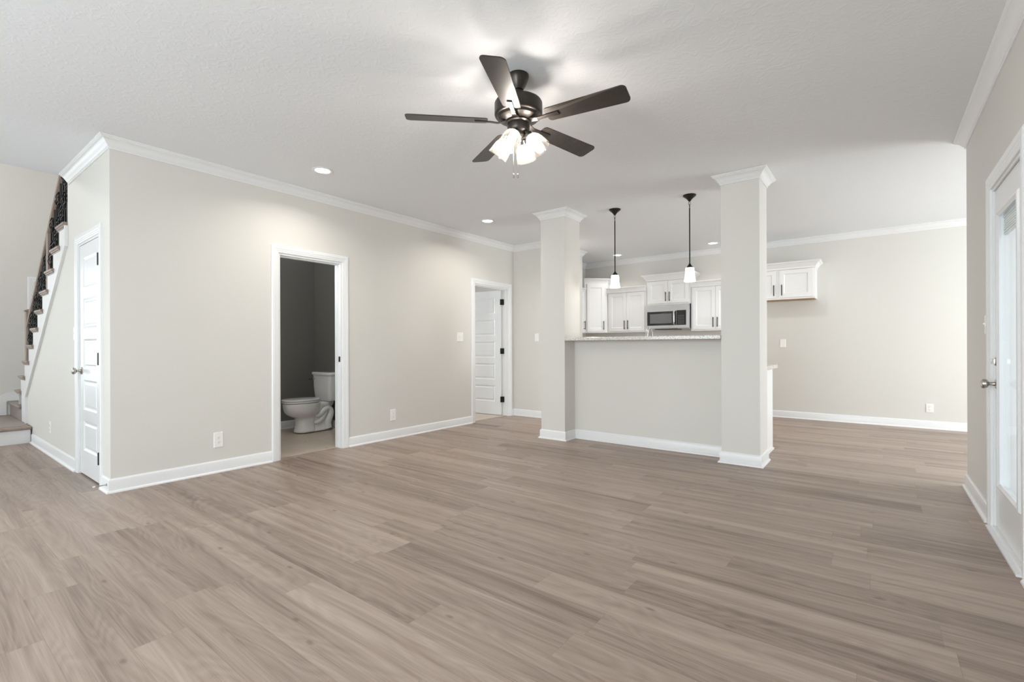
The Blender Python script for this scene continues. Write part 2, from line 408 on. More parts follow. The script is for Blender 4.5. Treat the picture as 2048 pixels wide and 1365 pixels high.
struct('wall_kitchen_left', MB().box((XKL - 0.12, PY1, 0), (XKL, YB, Z)), WALL, 'short side wall of the kitchen behind the first column', 'wall')
DR = (3.318, 4.100, 0.0, 2.068)
struct('wall_right', wall_boxes(MB(), YK, YR, 0, Z, [DR], f_right, 0.14), WALL, 'greige wall at the right holding the glazed door', 'wall')
struct('wall_dining_front', MB().box((XR + 0.14, YR - 0.14, 0), (XD, YR, Z)), WALL, 'outer wall beside the dining area', 'wall')
SIDING = simple('white_siding', (0.84, 0.85, 0.86), 0.6, vary=0.02)
w = MB()
for k in range(14): w.box((XR + 0.142, YR - 0.160 - 0.006, -0.25 + k * 0.22), (XD + 0.14, YR - 0.141, -0.25 + k * 0.22 + 0.214))
struct('wall_exterior_added', w, SIDING, 'added white siding that brightens the view through the glazed door', 'wall')  # white boards added so the door glass looks bright
w = MB(); wall_boxes(w, YR, YB, 0, Z, [(5.65, 7.85, 0.45, 2.35)], lambda a, z, d: (XD + d, a, z), 0.14)
struct('wall_dining_right', w, WALL, 'window wall of the dining area', 'wall')
w = MB(); wall_boxes(w, XF, XR, 0, 5.3, [(-4.70, -2.80, 0.55, 2.25), (-2.10, -0.20, 0.55, 2.25), (-8.4, -6.8, 0.20, 2.40)], lambda a, z, d: (a, YK - d, z), 0.14)
struct('wall_rear', w, WALL, 'window wall behind the viewer', 'wall')
w = MB(); wall_boxes(w, YK, 4.2, 0, 5.3, [(-1.25, 0.25, 0.50, 2.40), (1.28, 1.94, 0.95, 2.06)], lambda a, z, d: (XF - d, a, z), 0.14)
struct('wall_foyer', w, WALL, 'tall greige wall beyond the staircase', 'wall')
struct('wall_stairwell', MB().box((XF, 2.10, 0), (XL - WT, 2.20, Z)).box((XF, 2.10, Z), (STX + 0.6, 2.20, 5.3)), WALL, 'wall along the far side of the stairs', 'wall')
struct('wall_stair_upper', MB().box((STX, YK, Z + 0.30), (STX + 0.1, 2.1, 5.3)), WALL, 'upper wall edge above the stair opening', 'wall')
struct('wall_bathroom', MB().box((-6.56, 2.2, 0), (-6.445, 3.86, Z)).box((-6.445, 3.745, 0), (XL - WT, 3.86, Z)), WALLB, 'dark gray painted walls around the white toilet', 'wall')
struct('wall_bedroom', MB().box((-8.7, 4.1, 0), (-8.6, 4.4, Z)).box((-8.7, 5.7, 0), (-8.6, YB, Z)).box((-8.7, 4.4, 0), (-8.6, 5.7, 0.85)).box((-8.7, 4.4, 2.15), (-8.6, 5.7, Z)).box((-8.6, 4.0, 0), (XL - WT, 4.1, Z)).box((-8.6, YB, 0), (-4.72, YB + 0.1, Z)), WALL, 'walls of the room behind the half open door', 'wall')
struct('wall_bar', MB().box((LC1, YHW, 0), (RC0, COLY1, 1.182)), WALL, 'low greige half wall under the granite bar top', 'wall')
struct('column', MB().box((LC0, COLY0, 0), (LC1, COLY1, Z)), WALL, 'square greige column at the left end of the bar', 'column')
struct('column', MB().box((RC0, COLY0, 0), (RC1, COLY1, Z)), WALL, 'square greige column at the right end of the bar', 'column')

# ------------------------------------------------------------------ crown, baseboards, casings
CROWN = [(0.0, -0.086), (0.009, -0.086), (0.009, -0.074), (0.013, -0.072), (0.013, -0.065), (0.020, -0.060), (0.026, -0.050),
         (0.034, -0.038), (0.044, -0.028), (0.054, -0.022), (0.060, -0.020), (0.060, -0.014), (0.067, -0.011), (0.072, -0.008), (0.072, 0.0), (0.0, 0.0)]
CROWN = [(a, b - 0.0005) for a, b in CROWN]
fz = lambda x, y, h: (x, y, Z + h)
def crown(n, path, label, closed=False):
    # offsets go to the left of travel
    return struct('trim_%d' % n, MB().sweep(path, CROWN, fz, closed), TRIM, label, 'crown molding', smooth=25)
crown(1, [(STX + 0.06, YS), (XL, YS), (XL, YH), (PXR, YH), (PXR, PY1), (XKL, PY1), (XKL, YB), (XD, YB)][::-1],
      'white crown molding along the greige walls from stairs to kitchen')
crown(2, [(XR, YK), (XR, YR), (XD, YR)], 'white crown molding above the glazed door')
crown(3, [(LC0, COLY0), (LC1, COLY0), (LC1, COLY1), (LC0, COLY1)][::-1], 'white crown cap around the left column', True)
crown(4, [(RC0, COLY0), (RC1, COLY0), (RC1, COLY1), (RC0, COLY1)][::-1], 'white crown cap around the right column', True)

BASE = [(0, 0), (0.030, 0), (0.0300, 0.004), (0.0275, 0.011), (0.022, 0.016), (0.014, 0.018), (0.014, 0.092), (0.011, 0.099), (0.006, 0.103), (0.004, 0.108), (0, 0.108)]
f0 = lambda x, y, h: (x, y, h + 0.0005)
def base(name, paths, label):
    mb = MB()
    for p in paths: mb.sweep(p, BASE, f0)
    return struct('baseboard_' + name, mb, TRIM, label, 'baseboard', smooth=25)
base('stair', [[(-5.745, YS), (-7.935, YS)]], 'white baseboard under the stairs left of the closet door')
base('left', [[(XL, 2.278), (XL, YS), (-4.895, YS)]], 'white baseboard from the closet door round to the toilet room')
base('left_middle', [[(XL, 5.170), (XL, 3.127)]], 'white baseboard between the two doorways')
base('hall', [[(PXR, PY1), (PXR, YH), (XL, YH), (XL, 6.132)]], 'white baseboard on the narrow hall wall')
base('bar', [[(RC1, COLY1), (RC1, COLY0), (RC0, COLY0), (RC0, YHW), (LC1, YHW), (LC1, COLY0), (LC0, COLY0), (LC0, COLY1)]], 'white baseboard round both columns and the half wall')
base('kitchen', [[(XD, YB), (-1.70, YB)]], 'white baseboard on the rear wall right of the columns')
base('right', [[(XR + 0.16, YR), (XR, YR), (XR, 4.184)][::-1]], 'white baseboard between the glazed door and the wall end')
base('right_near', [[(XR, 3.234), (XR, YK)][::-1]], 'white baseboard at the near side of the glazed door')
base('bathroom', [[(XL - WT, 3.745), (-6.445, 3.745), (-6.445, 2.2)]], 'white baseboard behind the toilet')

CAS = [(0, 0), (0, 0.010), (0.006, 0.013), (0.018, 0.013), (0.022, 0.0155), (0.034, 0.0155), (0.038, 0.018), (0.064, 0.019), (0.070, 0.014), (0.070, 0)]
def casing(n, a0, a1, top, fn, label, jd=WT, scale=1.0):
    """three-sided casing round an opening plus its jamb lining and door stop; fn(a, z, depth into wall)"""
    prof = [(o * scale, h) for o, h in CAS]
    mb = MB().sweep([(a1, 0.001), (a1, top), (a0, top), (a0, 0.001)][::-1], prof, lambda x, y, h: fn(x, y, -h))
    t = 0.018
    mb.boxm((a0, 0.001, 0.0), (a0 + t, top, jd), fn); mb.boxm((a1 - t, 0.001, 0.0), (a1, top, jd), fn); mb.boxm((a0 + t, top - t, 0.0), (a1 - t, top, jd), fn)
    return mb
mb = casing(5, BATH[0], BATH[1], BATH[3], f_left, '')
for s0, s1 in ((BATH[0] + 0.018, BATH[0] + 0.03), (BATH[1] - 0.03, BATH[1] - 0.018)): mb.boxm((s0, 0.006, 0.045), (s1, BATH[3] - 0.018, 0.08), f_left)
mb.boxm((BATH[0] + 0.03, BATH[3] - 0.03, 0.045), (BATH[1] - 0.03, BATH[3] - 0.018, 0.08), f_left)
struct('trim_5', mb, TRIM, 'white casing around the doorway to the toilet', 'door casing')
mb = casing(6, BED[0], BED[1], BED[3], f_left, '')
for s0, s1 in ((BED[0] + 0.018, BED[0] + 0.03), (BED[1] - 0.03, BED[1] - 0.018)): mb.boxm((s0, 0.006, 0.035), (s1, BED[3] - 0.018, 0.07), f_left)
mb.boxm((BED[0] + 0.03, BED[3] - 0.03, 0.035), (BED[1] - 0.03, BED[3] - 0.018, 0.07), f_left)
struct('trim_6', mb, TRIM, 'white casing around the far half open door', 'door casing')
struct('trim_7', casing(7, CL[0], CL[1], CL[3], f_stair, '', 0.10), TRIM, 'white casing around the closet door', 'door casing')
struct('trim_8', casing(8, DR[0], DR[1], DR[3], f_right, '', 0.14, 1.2), TRIM, 'white casing around the glazed door', 'door casing')

# strike plate on the toilet room jamb
sp = MB().boxm((BATH[1] - 0.0195, 0.955, 0.012), (BATH[1] - 0.018, 1.015, 0.042), f_left)
tag(obj('strike_plate', sp, BLACKM), 'black strike plate on the right jamb of the toilet room', 'strike plate')

# ------------------------------------------------------------------ doors
def five_panels(w0, w1, h0, h1, stile=0.115):
    top, bot, mid = 0.115, 0.21, 0.095
    ph = (h1 - h0 - top - bot - 4 * mid) / 5
    return [(w0 + stile, h0 + bot + i * (ph + mid), w1 - stile, h0 + bot + i * (ph + mid) + ph) for i in range(5)]
def knob_set(parent, fn, mat=NICKEL):
    """fn(r-plane a, b, out) ; rosette, neck and ball"""
    g = lambda x, y, z: fn(x, y, z)
    k = obj('door_knob', MB().lathe([(0.0, 0.0), (0.033, 0.0), (0.033, 0.004), (0.027, 0.009), (0.014, 0.012), (0.011, 0.018), (0.010, 0.030), (0.013, 0.036),
                                      (0.024, 0.041), (0.029, 0.049), (0.0295, 0.056), (0.026, 0.063), (0.018, 0.067), (0.0, 0.068)], 24, g), mat, parent, smooth=35)
    return k
# closet door (closed), front face flush with the wall
d1 = empty('door_1', (-5.32, YS, 0), 'closed white five panel closet door under the stairs', 'door', kind='structure')
R = rel((-5.32, YS, 0))
fn = lambda a, z, c: R(a, YS + 0.003 - c, z)
w0, w1 = CL[0] + 0.021, CL[1] - 0.021
obj('leaf', MB().panelled(w0, w1, 0.014, CL[3] - 0.021, five_panels(w0, w1, 0.014, CL[3] - 0.021), 0.035, fn, raised=True), DOORW, d1)
knob_set(d1, lambda x, y, z: R(w0 + 0.06 + x, YS + 0.003 - z, 0.918 + y))
for hz in (1.838, 1.030, 0.225):
    obj('hinge', MB().lathe([(0.0085, -0.050), (0.0085, 0.050)], 10, lambda x, y, z: R(w1 + 0.001 + x, YS - 0.009 + y, hz + z)), BLACKM, d1, smooth=40)
# far door, swung open into the other room
HX, HY_ = XL - WT - 0.004, BED[1] - 0.020
d2 = empty('door_2', (HX, HY_, 0), 'white five panel door standing open into the far room', 'door', kind='structure', rz=math.radians(3.0))
fn2 = lambda a, z, c: (-a, -0.040 + 0.003 - c, z)    # leaf runs away along -X, visible face looks to -Y
lw = 0.775
obj('leaf', MB().panelled(0.004, lw, 0.014, 2.025, five_panels(0.004, lw, 0.014, 2.025), 0.035, fn2, raised=True), DOORW, d2)
for hz in (1.835, 1.045, 0.265):
    obj('hinge', MB().box((-0.002, -0.052, hz - 0.045), (0.003, -0.012, hz + 0.045)).lathe([(0.007, -0.045), (0.007, 0.045)], 10, lambda x, y, z: (0.006 + x, -0.038 + y, hz + z)).box((0.004, -0.036, hz - 0.045), (0.040, -0.0005, hz + 0.045)), BLACKM, d2)
# glazed outside door
d3 = empty('door_3', (XR, 3.71, 0), 'white full glass outside door in the right wall', 'door', kind='structure')
R3 = rel((XR, 3.71, 0))
fr = lambda a, z, c: R3(XR + 0.010 - c, a, z)
a0, a1, h1 = DR[0] + 0.021, DR[1] - 0.021, DR[3] - 0.021
ga0, ga1, gz0, gz1 = a0 + 0.115, a1 - 0.115, 0.285, 1.890
mb = MB()
mb.boxm((a0, 0.022, -0.044), (ga0, h1, 0), fr); mb.boxm((ga1, 0.022, -0.044), (a1, h1, 0), fr)
mb.boxm((ga0, 0.022, -0.044), (ga1, gz0, 0), fr); mb.boxm((ga0, gz1, -0.044), (ga1, h1, 0), fr)
leaf3 = obj('leaf', mb, DOORW, d3)
LIP = [(0, 0), (0, 0.004), (0.006, 0.012), (0.018, 0.014), (0.026, 0.008), (0.034, 0.004), (0.034, 0)]
obj('glazing_frame', MB().sweep([(ga0, gz0), (ga1, gz0), (ga1, gz1), (ga0, gz1)], [(o - 0.014, h) for o, h in LIP], lambda x, y, h: fr(x, y, h), True), DOORW, d3, smooth=25)
obj('pane', MB().boxm((ga0 + 0.012, gz0 + 0.012, -0.012), (ga1 - 0.012, gz1 - 0.012, -0.008), fr), PANE, d3)
bl = MB()
for k in range(7): bl.boxm((ga0 + 0.02, gz1 - 0.050 - k * 0.014, -0.030), (ga1 - 0.02, gz1 - 0.040 - k * 0.014, -0.016), fr)
bl.boxm((ga0 + 0.02, gz1 - 0.036, -0.034), (ga1 - 0.02, gz1 - 0.012, -0.014), fr)
obj('blind', bl, TRIM, d3)['label'] = 'gathered white blind slats behind the glass'
knob_set(d3, lambda x, y, z: R3(XR + 0.010 - z * 1.1, a1 - 0.062 + x, 0.885 + y))
obj('deadbolt', MB().lathe([(0, 0), (0.030, 0), (0.030, 0.006), (0.022, 0.014), (0, 0.014)], 20, lambda x, y, z: R3(XR + 0.010 - z, a1 - 0.062 + x, 1.020 + y)).boxm((a1 - 0.067, 1.006, 0.013), (a1 - 0.057, 1.034, 0.030), fr), NICKEL, d3, smooth=35)
for hz in (1.855, 1.040, 0.22):
    obj('hinge', MB().lathe([(0.006, -0.05), (0.006, 0.05)], 10, lambda x, y, z: R3(XR + 0.004 + x, a0 - 0.002 + y, hz + z)), NICKEL, d3, smooth=40)
struct('trim_9', MB().box((0.530, DR[0] - 0.02, 0.0005), (XR + 0.12, DR[1] + 0.008, 0.012)).box((0.556, DR[0] + 0.02, 0.012), (XR + 0.12, DR[1] - 0.02, 0.020)), TRIM, 'white threshold strip below the glazed door', 'threshold')

# windows (frames with panes)
def window(n, a0_, a1_, z0, z1, fn, label, bars=(1, 1), cas=True, t=0.14):
    e = empty('window_%d' % n, fn((a0_ + a1_) / 2, z0, 0), label, 'window', kind='structure')
    Rr = rel(fn((a0_ + a1_) / 2, z0, 0)); f = lambda a, z, d: Rr(*fn(a, z, d))
    mb = MB(); b = 0.045
    mb.boxm((a0_, z0, 0.05), (a0_ + b, z1, 0.10), f); mb.boxm((a1_ - b, z0, 0.05), (a1_, z1, 0.10), f)
    mb.boxm((a0_ + b, z0, 0.05), (a1_ - b, z0 + b, 0.10), f); mb.boxm((a0_ + b, z1 - b, 0.05), (a1_ - b, z1, 0.10), f)
    for i in range(1, bars[0] + 1):
        x = a0_ + (a1_ - a0_) * i / (bars[0] + 1); mb.boxm((x - 0.02, z0 + b, 0.055), (x + 0.02, z1 - b, 0.095), f)
    for i in range(1, bars[1] + 1):
        x = z0 + (z1 - z0) * i / (bars[1] + 1); mb.boxm((a0_ + b, x - 0.02, 0.055), (a1_ - b, x + 0.02, 0.095), f)
    obj('window_frame', mb, TRIM, e)
    obj('pane', MB().boxm((a0_ + b, z0 + b, 0.072), (a1_ - b, z1 - b, 0.076), f), PANE, e)
    if cas:
        obj('window_casing', MB().sweep([(a0_, z0), (a0_, z1), (a1_, z1), (a1_, z0)], [(o, h) for o, h in CAS], lambda x, y, h: f(x, y, -h), True), TRIM, e)
    return e
f_rear = lambda a, z, d: (a, YK - d, z)
f_foy = lambda a, z, d: (XF - d, a, z)
f_din = lambda a, z, d: (XD + d, a, z)
window(1, -4.70, -2.80, 0.55, 2.25, f_rear, 'wide white window behind the viewer on the left')
window(2, -2.10, -0.20, 0.55, 2.25, f_rear, 'wide white window behind the viewer on the right')
window(3, -8.4, -6.8, 0.20, 2.40, f_rear, 'tall foyer window behind the viewer', bars=(1, 2))
window(4, -1.25, 0.25, 0.50, 2.40, f_foy, 'window facing the closet door from the foyer')
window(5, 1.28, 1.94, 0.95, 2.06, f_foy, 'bright window behind the stair balusters', bars=(0, 1))
window(6, 5.65, 7.85, 0.45, 2.35, f_din, 'wide window lighting the dining area', bars=(2, 0))

# ------------------------------------------------------------------ staircase
RISE, RUN, XR1 = 0.193, 0.281, -8.608
st = empty('staircase', (-7.96, YS, 0), 'staircase with wooden treads, white stringer and black iron balusters', 'staircase')
RS = rel((-7.96, YS, 0))
fs_ = lambda a, z, d: RS(a, YS + d, z)
# landing at the bottom
YL0 = -0.20
obj('landing', MB().box(*[RS(*p) for p in ((XF + 0.001, YL0, 0.0), (-7.962, 1.030, RISE - 0.035))]), TRIM, st)['label'] = 'white riser box of the bottom landing'
nb = MB().box(*[RS(*p) for p in ((-8.05, YL0, RISE - 0.034), (-7.932, 1.040, RISE))])
obj('landing_nosing', nb, STAIRWOOD, st, bevel=0.012)
obj('landing_carpet', MB().box(*[RS(*p) for p in ((XF + 0.002, YL0, RISE - 0.034), (-8.05, 1.030, RISE + 0.004))]), CARPET, st, bevel=0.004)['label'] = 'taupe carpet on the bottom landing'
obj('upper_landing', MB().box(*[RS(*p) for p in ((XF + 0.001, 1.034, 0.0), (-8.640, 2.099, 2 * RISE - 0.035))]), CARPET, st)
obj('upper_landing_nosing', MB().box(*[RS(*p) for p in ((XF + 0.02, 1.004, 2 * RISE - 0.034), (-8.640, 2.099, 2 * RISE))]), CARPET, st, bevel=0.012)
tops = []
for i in range(1, 14):
    z = RISE * (i + 2); xr = XR1 + RUN * (i - 1); xl = xr - 0.36; ris = xl + 0.04; tops.append((i, xl, xr, z))
    if i <= 10:
        prof = [(0.005, -0.034), (-0.020, -0.034), (-0.024, -0.030), (-0.028, -0.022), (-0.032, -0.019), (-0.036, -0.010), (-0.032, -0.002), (-0.026, 0.0), (0.005, 0.0)]
        mb = MB()
        ye = 2.095
        x1 = xr if i < 10 else STX - 0.002
        mb.box(RS(xl, YS, z - 0.034), RS(min(xr - 0.045, x1), ye, z))
        # moulded return nosing on the open end, with a cove strip below
        poly = [(YS - 0.036, z - 0.010), (YS - 0.033, z - 0.002), (YS - 0.027, z), (YS + 0.004, z), (YS + 0.004, z - 0.052), (YS - 0.012, z - 0.052), (YS - 0.016, z - 0.040), (YS - 0.024, z - 0.036), (YS - 0.026, z - 0.026), (YS - 0.034, z - 0.022)]
        mb.prism(poly, lambda p, q_, h: RS(h, p, q_), xl - 0.005, x1)
        obj('tread', mb, STAIRWOOD, st, smooth=20)
    obj('riser', MB().box(RS(ris, YS + 0.002, z - RISE), RS(ris + 0.018, 2.095, z - 0.034 if i <= 10 else z)), TRIM, st)
# sawtooth stringer on the open side
pl = [(-8.285, 0.196), (-8.602, 0.196), (-8.602, RISE * 3 - 0.036)]
for i in range(1, 11):
    xr = XR1 + RUN * (i - 1); z = RISE * (i + 2)
    pl.append((xr - 0.04 if i < 10 else STX - 0.001, z - 0.036))
    if i < 10: pl.append((xr - 0.04, z + RISE - 0.036))
pl += [(STX - 0.001, 2.115), (-8.300, 0.532)]
sg = obj('stringer', MB().prism(pl, fs_, -0.012, 0.0), TRIM, st)
A = (-8.300, 0.532); B = (STX - 0.001, 2.115)
obj('stringer_edge', MB().prism([(A[0] - 0.0, A[1] + 0.012), (B[0], B[1] + 0.012), (B[0], B[1] - 0.022), (A[0] + 0.012, A[1] - 0.016), (-8.275, 0.196), (-8.300, 0.196)], fs_, -0.022, 0.0), TRIM, st)
obj('stringer_end', MB().prism([(STX - 0.016, 2.085), (STX + 0.012, 2.085), (STX + 0.012, 2.282), (STX - 0.016, 2.282)], fs_, -0.024, -0.0005), TRIM, st)
# far skirt board
obj('skirt_board', MB().prism([(YL0, 0.20), (YL0, 0.32), (0.60, 0.34), (1.03, 0.50), (2.09, 0.52), (2.09, 0.39), (1.0, 0.39), (1.0, 0.20)], lambda a, z, d: RS(XF + d, a, z), 0.001, 0.014), TRIM, st)
# newels, rail, balusters
def newel(x0, y0, z0, z1, s=0.09):
    mb = MB().box(RS(x0, y0, z0), RS(x0 + s, y0 + s, z1 - 0.03)).box(RS(x0 - 0.012, y0 - 0.012, z1 - 0.03), RS(x0 + s + 0.012, y0 + s + 0.012, z1 - 0.012)).box(RS(x0 + 0.01, y0 + 0.01, z1 - 0.012), RS(x0 + s - 0.01, y0 + s - 0.01, z1))
    return obj('newel_post', mb, STAIRWOOD, st, bevel=0.004)
RY = 1.070
rz = lambda x: 1.528 + (x + 8.236) * (2.844 - 1.528) / (8.236 - 6.514)
newel(-8.46, 1.046, RISE * 4 + 0.0005, 1.605)
obj('newel_post', MB().box(RS(-7.14, 1.046, RISE * 9 + 0.0005), RS(-7.05, 1.130, rz(-7.095) - 0.046)), STAIRWOOD, st, bevel=0.003)
xa, xb = -8.375, STX + 0.0
rp = [(-0.022, -0.046), (-0.016, -0.050), (0.016, -0.050), (0.022, -0.046), (0.027, -0.030), (0.023, -0.010), (0.015, 0.0), (-0.015, 0.0), (-0.023, -0.010), (-0.027, -0.030)]
mb = MB(); vv = []
for x in (xa, xb):
    for (o, h) in rp: vv.append(RS(x, RY + o, rz(x) + h))
n = len(rp)
mb.add(vv, [tuple(range(n))[::-1], tuple(range(n, 2 * n))] + [(k, (k + 1) % n, n + (k + 1) % n, n + k) for k in range(n)])
obj('handrail', mb, STAIRWOOD, st, smooth=30)
def baluster(x, z0, kind):
    z1 = rz(x) - 0.048; mb = MB(); s = 0.0075
    # twisted square bar with a shoe, and a basket on every third
    def sq(zs):
        vs2, fs2 = [], []
        for (z, tw, hs) in zs:
            for k in range(4):
                a = tw + PI / 4 + k * PI / 2; vs2.append(RS(x + hs * 1.414 * math.cos(a), RY + hs * 1.414 * math.sin(a), z))
        for i in range(len(zs) - 1):
            for k in range(4): fs2.append((i * 4 + k, i * 4 + (k + 1) % 4, (i + 1) * 4 + (k + 1) % 4, (i + 1) * 4 + k))
        fs2 += [(3, 2, 1, 0), tuple((len(zs) - 1) * 4 + k for k in range(4))]
        mb.add(vs2, fs2)
    m0 = z0 + (z1 - z0) * 0.30; m1 = z0 + (z1 - z0) * 0.72
    zs = [(z0, 0, 0.013), (z0 + 0.022, 0, 0.011), (z0 + 0.026, 0, s), (m0, 0, s)]
    if kind == 0:
        zs += [(m0 + (m1 - m0) * k / 16, k * PI / 5, s) for k in range(1, 17)] + [(z1, 16 * PI / 5, s)]
        sq(zs)
    else:
        zs += [(z1, 0, s)]; sq(zs)
        for c0 in (m0 + 0.03,) if kind == 1 else (m0 - 0.01, m0 + 0.24):
            for w_ in range(4):
                pts = []
                for k in range(13):
                    t = k / 12; a = w_ * PI / 2 + t * PI * 1.2; r = 0.006 + 0.024 * math.sin(PI * t)
                    pts.append(RS(x + r * math.cos(a), RY + r * math.sin(a), c0 + t * 0.17))
                mb.tube(pts, 0.004, 5)
            for zz in (c0 - 0.012, c0 + 0.17): mb.lathe([(0.012, 0), (0.012, 0.012)], 8, lambda px, py, pz: RS(x + px, RY + py, zz + pz))
    return obj('baluster', mb, BLACKM, st)
kk = 0
for (i, xl, xr, z) in tops[:10]:
    for fx in (0.050, 0.144, 0.238):
        x = xl + 0.04 + fx
        if i < 2 or (i == 2 and x < -8.37) or x > STX - 0.02: continue
        if -7.16 < x < -7.03: continue
        baluster(x, z + 0.0003, (0, 1, 2)[kk % 3]); kk += 1

# ------------------------------------------------------------------ ceiling fan
FX, FY, FZ = -1.700, 2.298, Z
fan = empty('ceiling_fan', (FX, FY, Z), 'dark bronze five blade ceiling fan with four lit glass shades', 'ceiling fan')
obj('canopy', MB().lathe([(0.0, -0.0005), (0.062, -0.0005), (0.063, -0.012), (0.058, -0.030), (0.046, -0.062), (0.036, -0.078), (0.030, -0.088), (0.0, -0.090)], 32), BRONZE, fan, smooth=35)
obj('downrod', MB().lathe([(0.021, -0.088), (0.021, -0.102), (0.013, -0.106), (0.013, -0.150), (0.026, -0.156), (0.032, -0.172)], 20), BRONZE, fan, smooth=35)
obj('motor_housing', MB().lathe([(0.0, -0.150), (0.060, -0.151), (0.120, -0.156), (0.138, -0.163), (0.143, -0.172), (0.1435, -0.236), (0.141, -0.243), (0.136, -0.247), (0.128, -0.249), (0.120, -0.262), (0.100, -0.272), (0.080, -0.278), (0.0, -0.278)], 48), BRONZE, fan, smooth=16)
obj('switch_housing', MB().lathe([(0.0, -0.270), (0.072, -0.272), (0.074, -0.286), (0.066, -0.292), (0.068, -0.300), (0.066, -0.328), (0.058, -0.344), (0.048, -0.350), (0.046, -0.366), (0.030, -0.376), (0.018, -0.392), (0.0, -0.394)], 40), BRONZE, fan, smooth=35)
BL_Z = -0.283; fan_lamps = []
for k in range(5):
    ang = math.radians(7.6 + 72 * k); ca, sa = math.cos(ang), math.sin(ang); pt = math.radians(12.5)
    def fb(r, t, n_, ca=ca, sa=sa):    # radial, tangential (ccw), blade normal; ccw edge is the low one
        tt = t * math.cos(pt) + n_ * math.sin(pt); zz = -t * math.sin(pt) + n_ * math.cos(pt)
        return (r * ca - tt * sa, r * sa + tt * ca, BL_Z + zz)
    # blade outline, wider at the tip, rounded corners
    out = []
    def arc(cx, cy, rr, a0_, a1_, m=6):
        for q_ in range(m + 1):
            a = math.radians(a0_ + (a1_ - a0_) * q_ / m); out.append((cx + rr * math.cos(a), cy + rr * math.sin(a)))
    arc(0.665 - 0.028, 0.066 - 0.028, 0.028, 90, 0); arc(0.665 - 0.028, -0.066 + 0.028, 0.028, 0, -90)
    arc(0.185 + 0.022, -0.054 + 0.022, 0.022, -90, -180); arc(0.185 + 0.022, 0.054 - 0.022, 0.022, 180, 90)
    bld = obj('blade', MB().prism(out, fb, 0.0, 0.006), BLADE, fan)
    iron = MB()
    # bracket: arm from the motor, splitting into a fork under the blade
    def arm(pts, wd_):
        for (p, q_, wa, wb) in zip(pts, pts[1:], wd_, wd_[1:]):
            vs2 = []
            for (pp, ww) in ((p, wa), (q_, wb)):
                for dy, dz_ in ((-ww, -0.006), (ww, -0.006), (ww, 0.0), (-ww, 0.0)): vs2.append(fb(pp[0], pp[1] + dy, pp[2] + dz_))
            iron.add(vs2, [(0, 1, 2, 3), (7, 6, 5, 4), (0, 4, 5, 1), (1, 5, 6, 2), (2, 6, 7, 3), (3, 7, 4, 0)])
    arm([(0.078, 0, 0.006), (0.125, 0, -0.004), (0.165, 0, -0.0005), (0.250, 0, -0.0005), (0.262, 0, -0.0005)], [0.020, 0.014, 0.012, 0.015, 0.015])
    obj('blade_bracket', iron, BRONZE, bld)
for k in range(4):
    ang = math.radians(-75 + 90 * k); ca, sa = math.cos(ang), math.sin(ang)
    tilt = math.radians(38)
    o0 = Vector((0.060 * ca, 0.060 * sa, -0.362)); ax = Vector((math.sin(tilt) * ca, math.sin(tilt) * sa, -math.cos(tilt)))
    u_ = Vector((-sa, ca, 0)); w_ = ax.cross(u_)
    def fsd(x, y, z, o0=o0, ax=ax, u_=u_, w_=w_): return tuple(o0 + u_ * x + w_ * y + ax * z)
    cup = obj('lamp_holder', MB().tube([(0.040 * ca, 0.040 * sa, -0.345), (0.055 * ca, 0.055 * sa, -0.350), tuple(o0)], 0.010, 10).lathe([(0.012, -0.006), (0.024, 0.0), (0.026, 0.022), (0.022, 0.028)], 20, fsd), BRONZE, fan, smooth=35)
    prof = [(0.024, 0.016), (0.028, 0.022), (0.040, 0.034), (0.050, 0.052), (0.056, 0.075), (0.059, 0.100), (0.062, 0.128), (0.0605, 0.129), (0.0575, 0.100), (0.0545, 0.075), (0.0485, 0.053), (0.0385, 0.036), (0.024, 0.022)]
    obj('glass_shade', MB().lathe(prof, 28, fsd, cap=False), SHADE, cup, smooth=50)
    obj('bulb', MB().lathe([(0.0, 0.020), (0.012, 0.022), (0.013, 0.040), (0.022, 0.056), (0.027, 0.072), (0.024, 0.088), (0.014, 0.098), (0.0, 0.101)], 16, fsd), BULB, cup, smooth=60)
for k in range(4):
    ang = math.radians(-75 + 90 * k); tilt = math.radians(38)
    p_ = (FX + math.cos(ang) * (0.060 + 0.075 * math.sin(tilt)), FY + math.sin(ang) * (0.060 + 0.075 * math.sin(tilt)), FZ - 0.362 - 0.075 * math.cos(tilt))
    fan_lamps.append(p_)
for (x, y, l0, l1) in ((-0.024, -0.018, -0.375, -0.598), (-0.004, -0.003, -0.39, -0.598)):
    obj('pull_chain', MB().tube([(x, y, l0), (x, y, l1)], 0.0019, 6).lathe([(0.0, 0.012), (0.003, 0.010), (0.0045, 0.004), (0.006, -0.006), (0.005, -0.014), (0.0, -0.017)], 12, lambda px, py, pz: (x + px, y + py, l1 + pz)), NICKEL, fan, smooth=50)

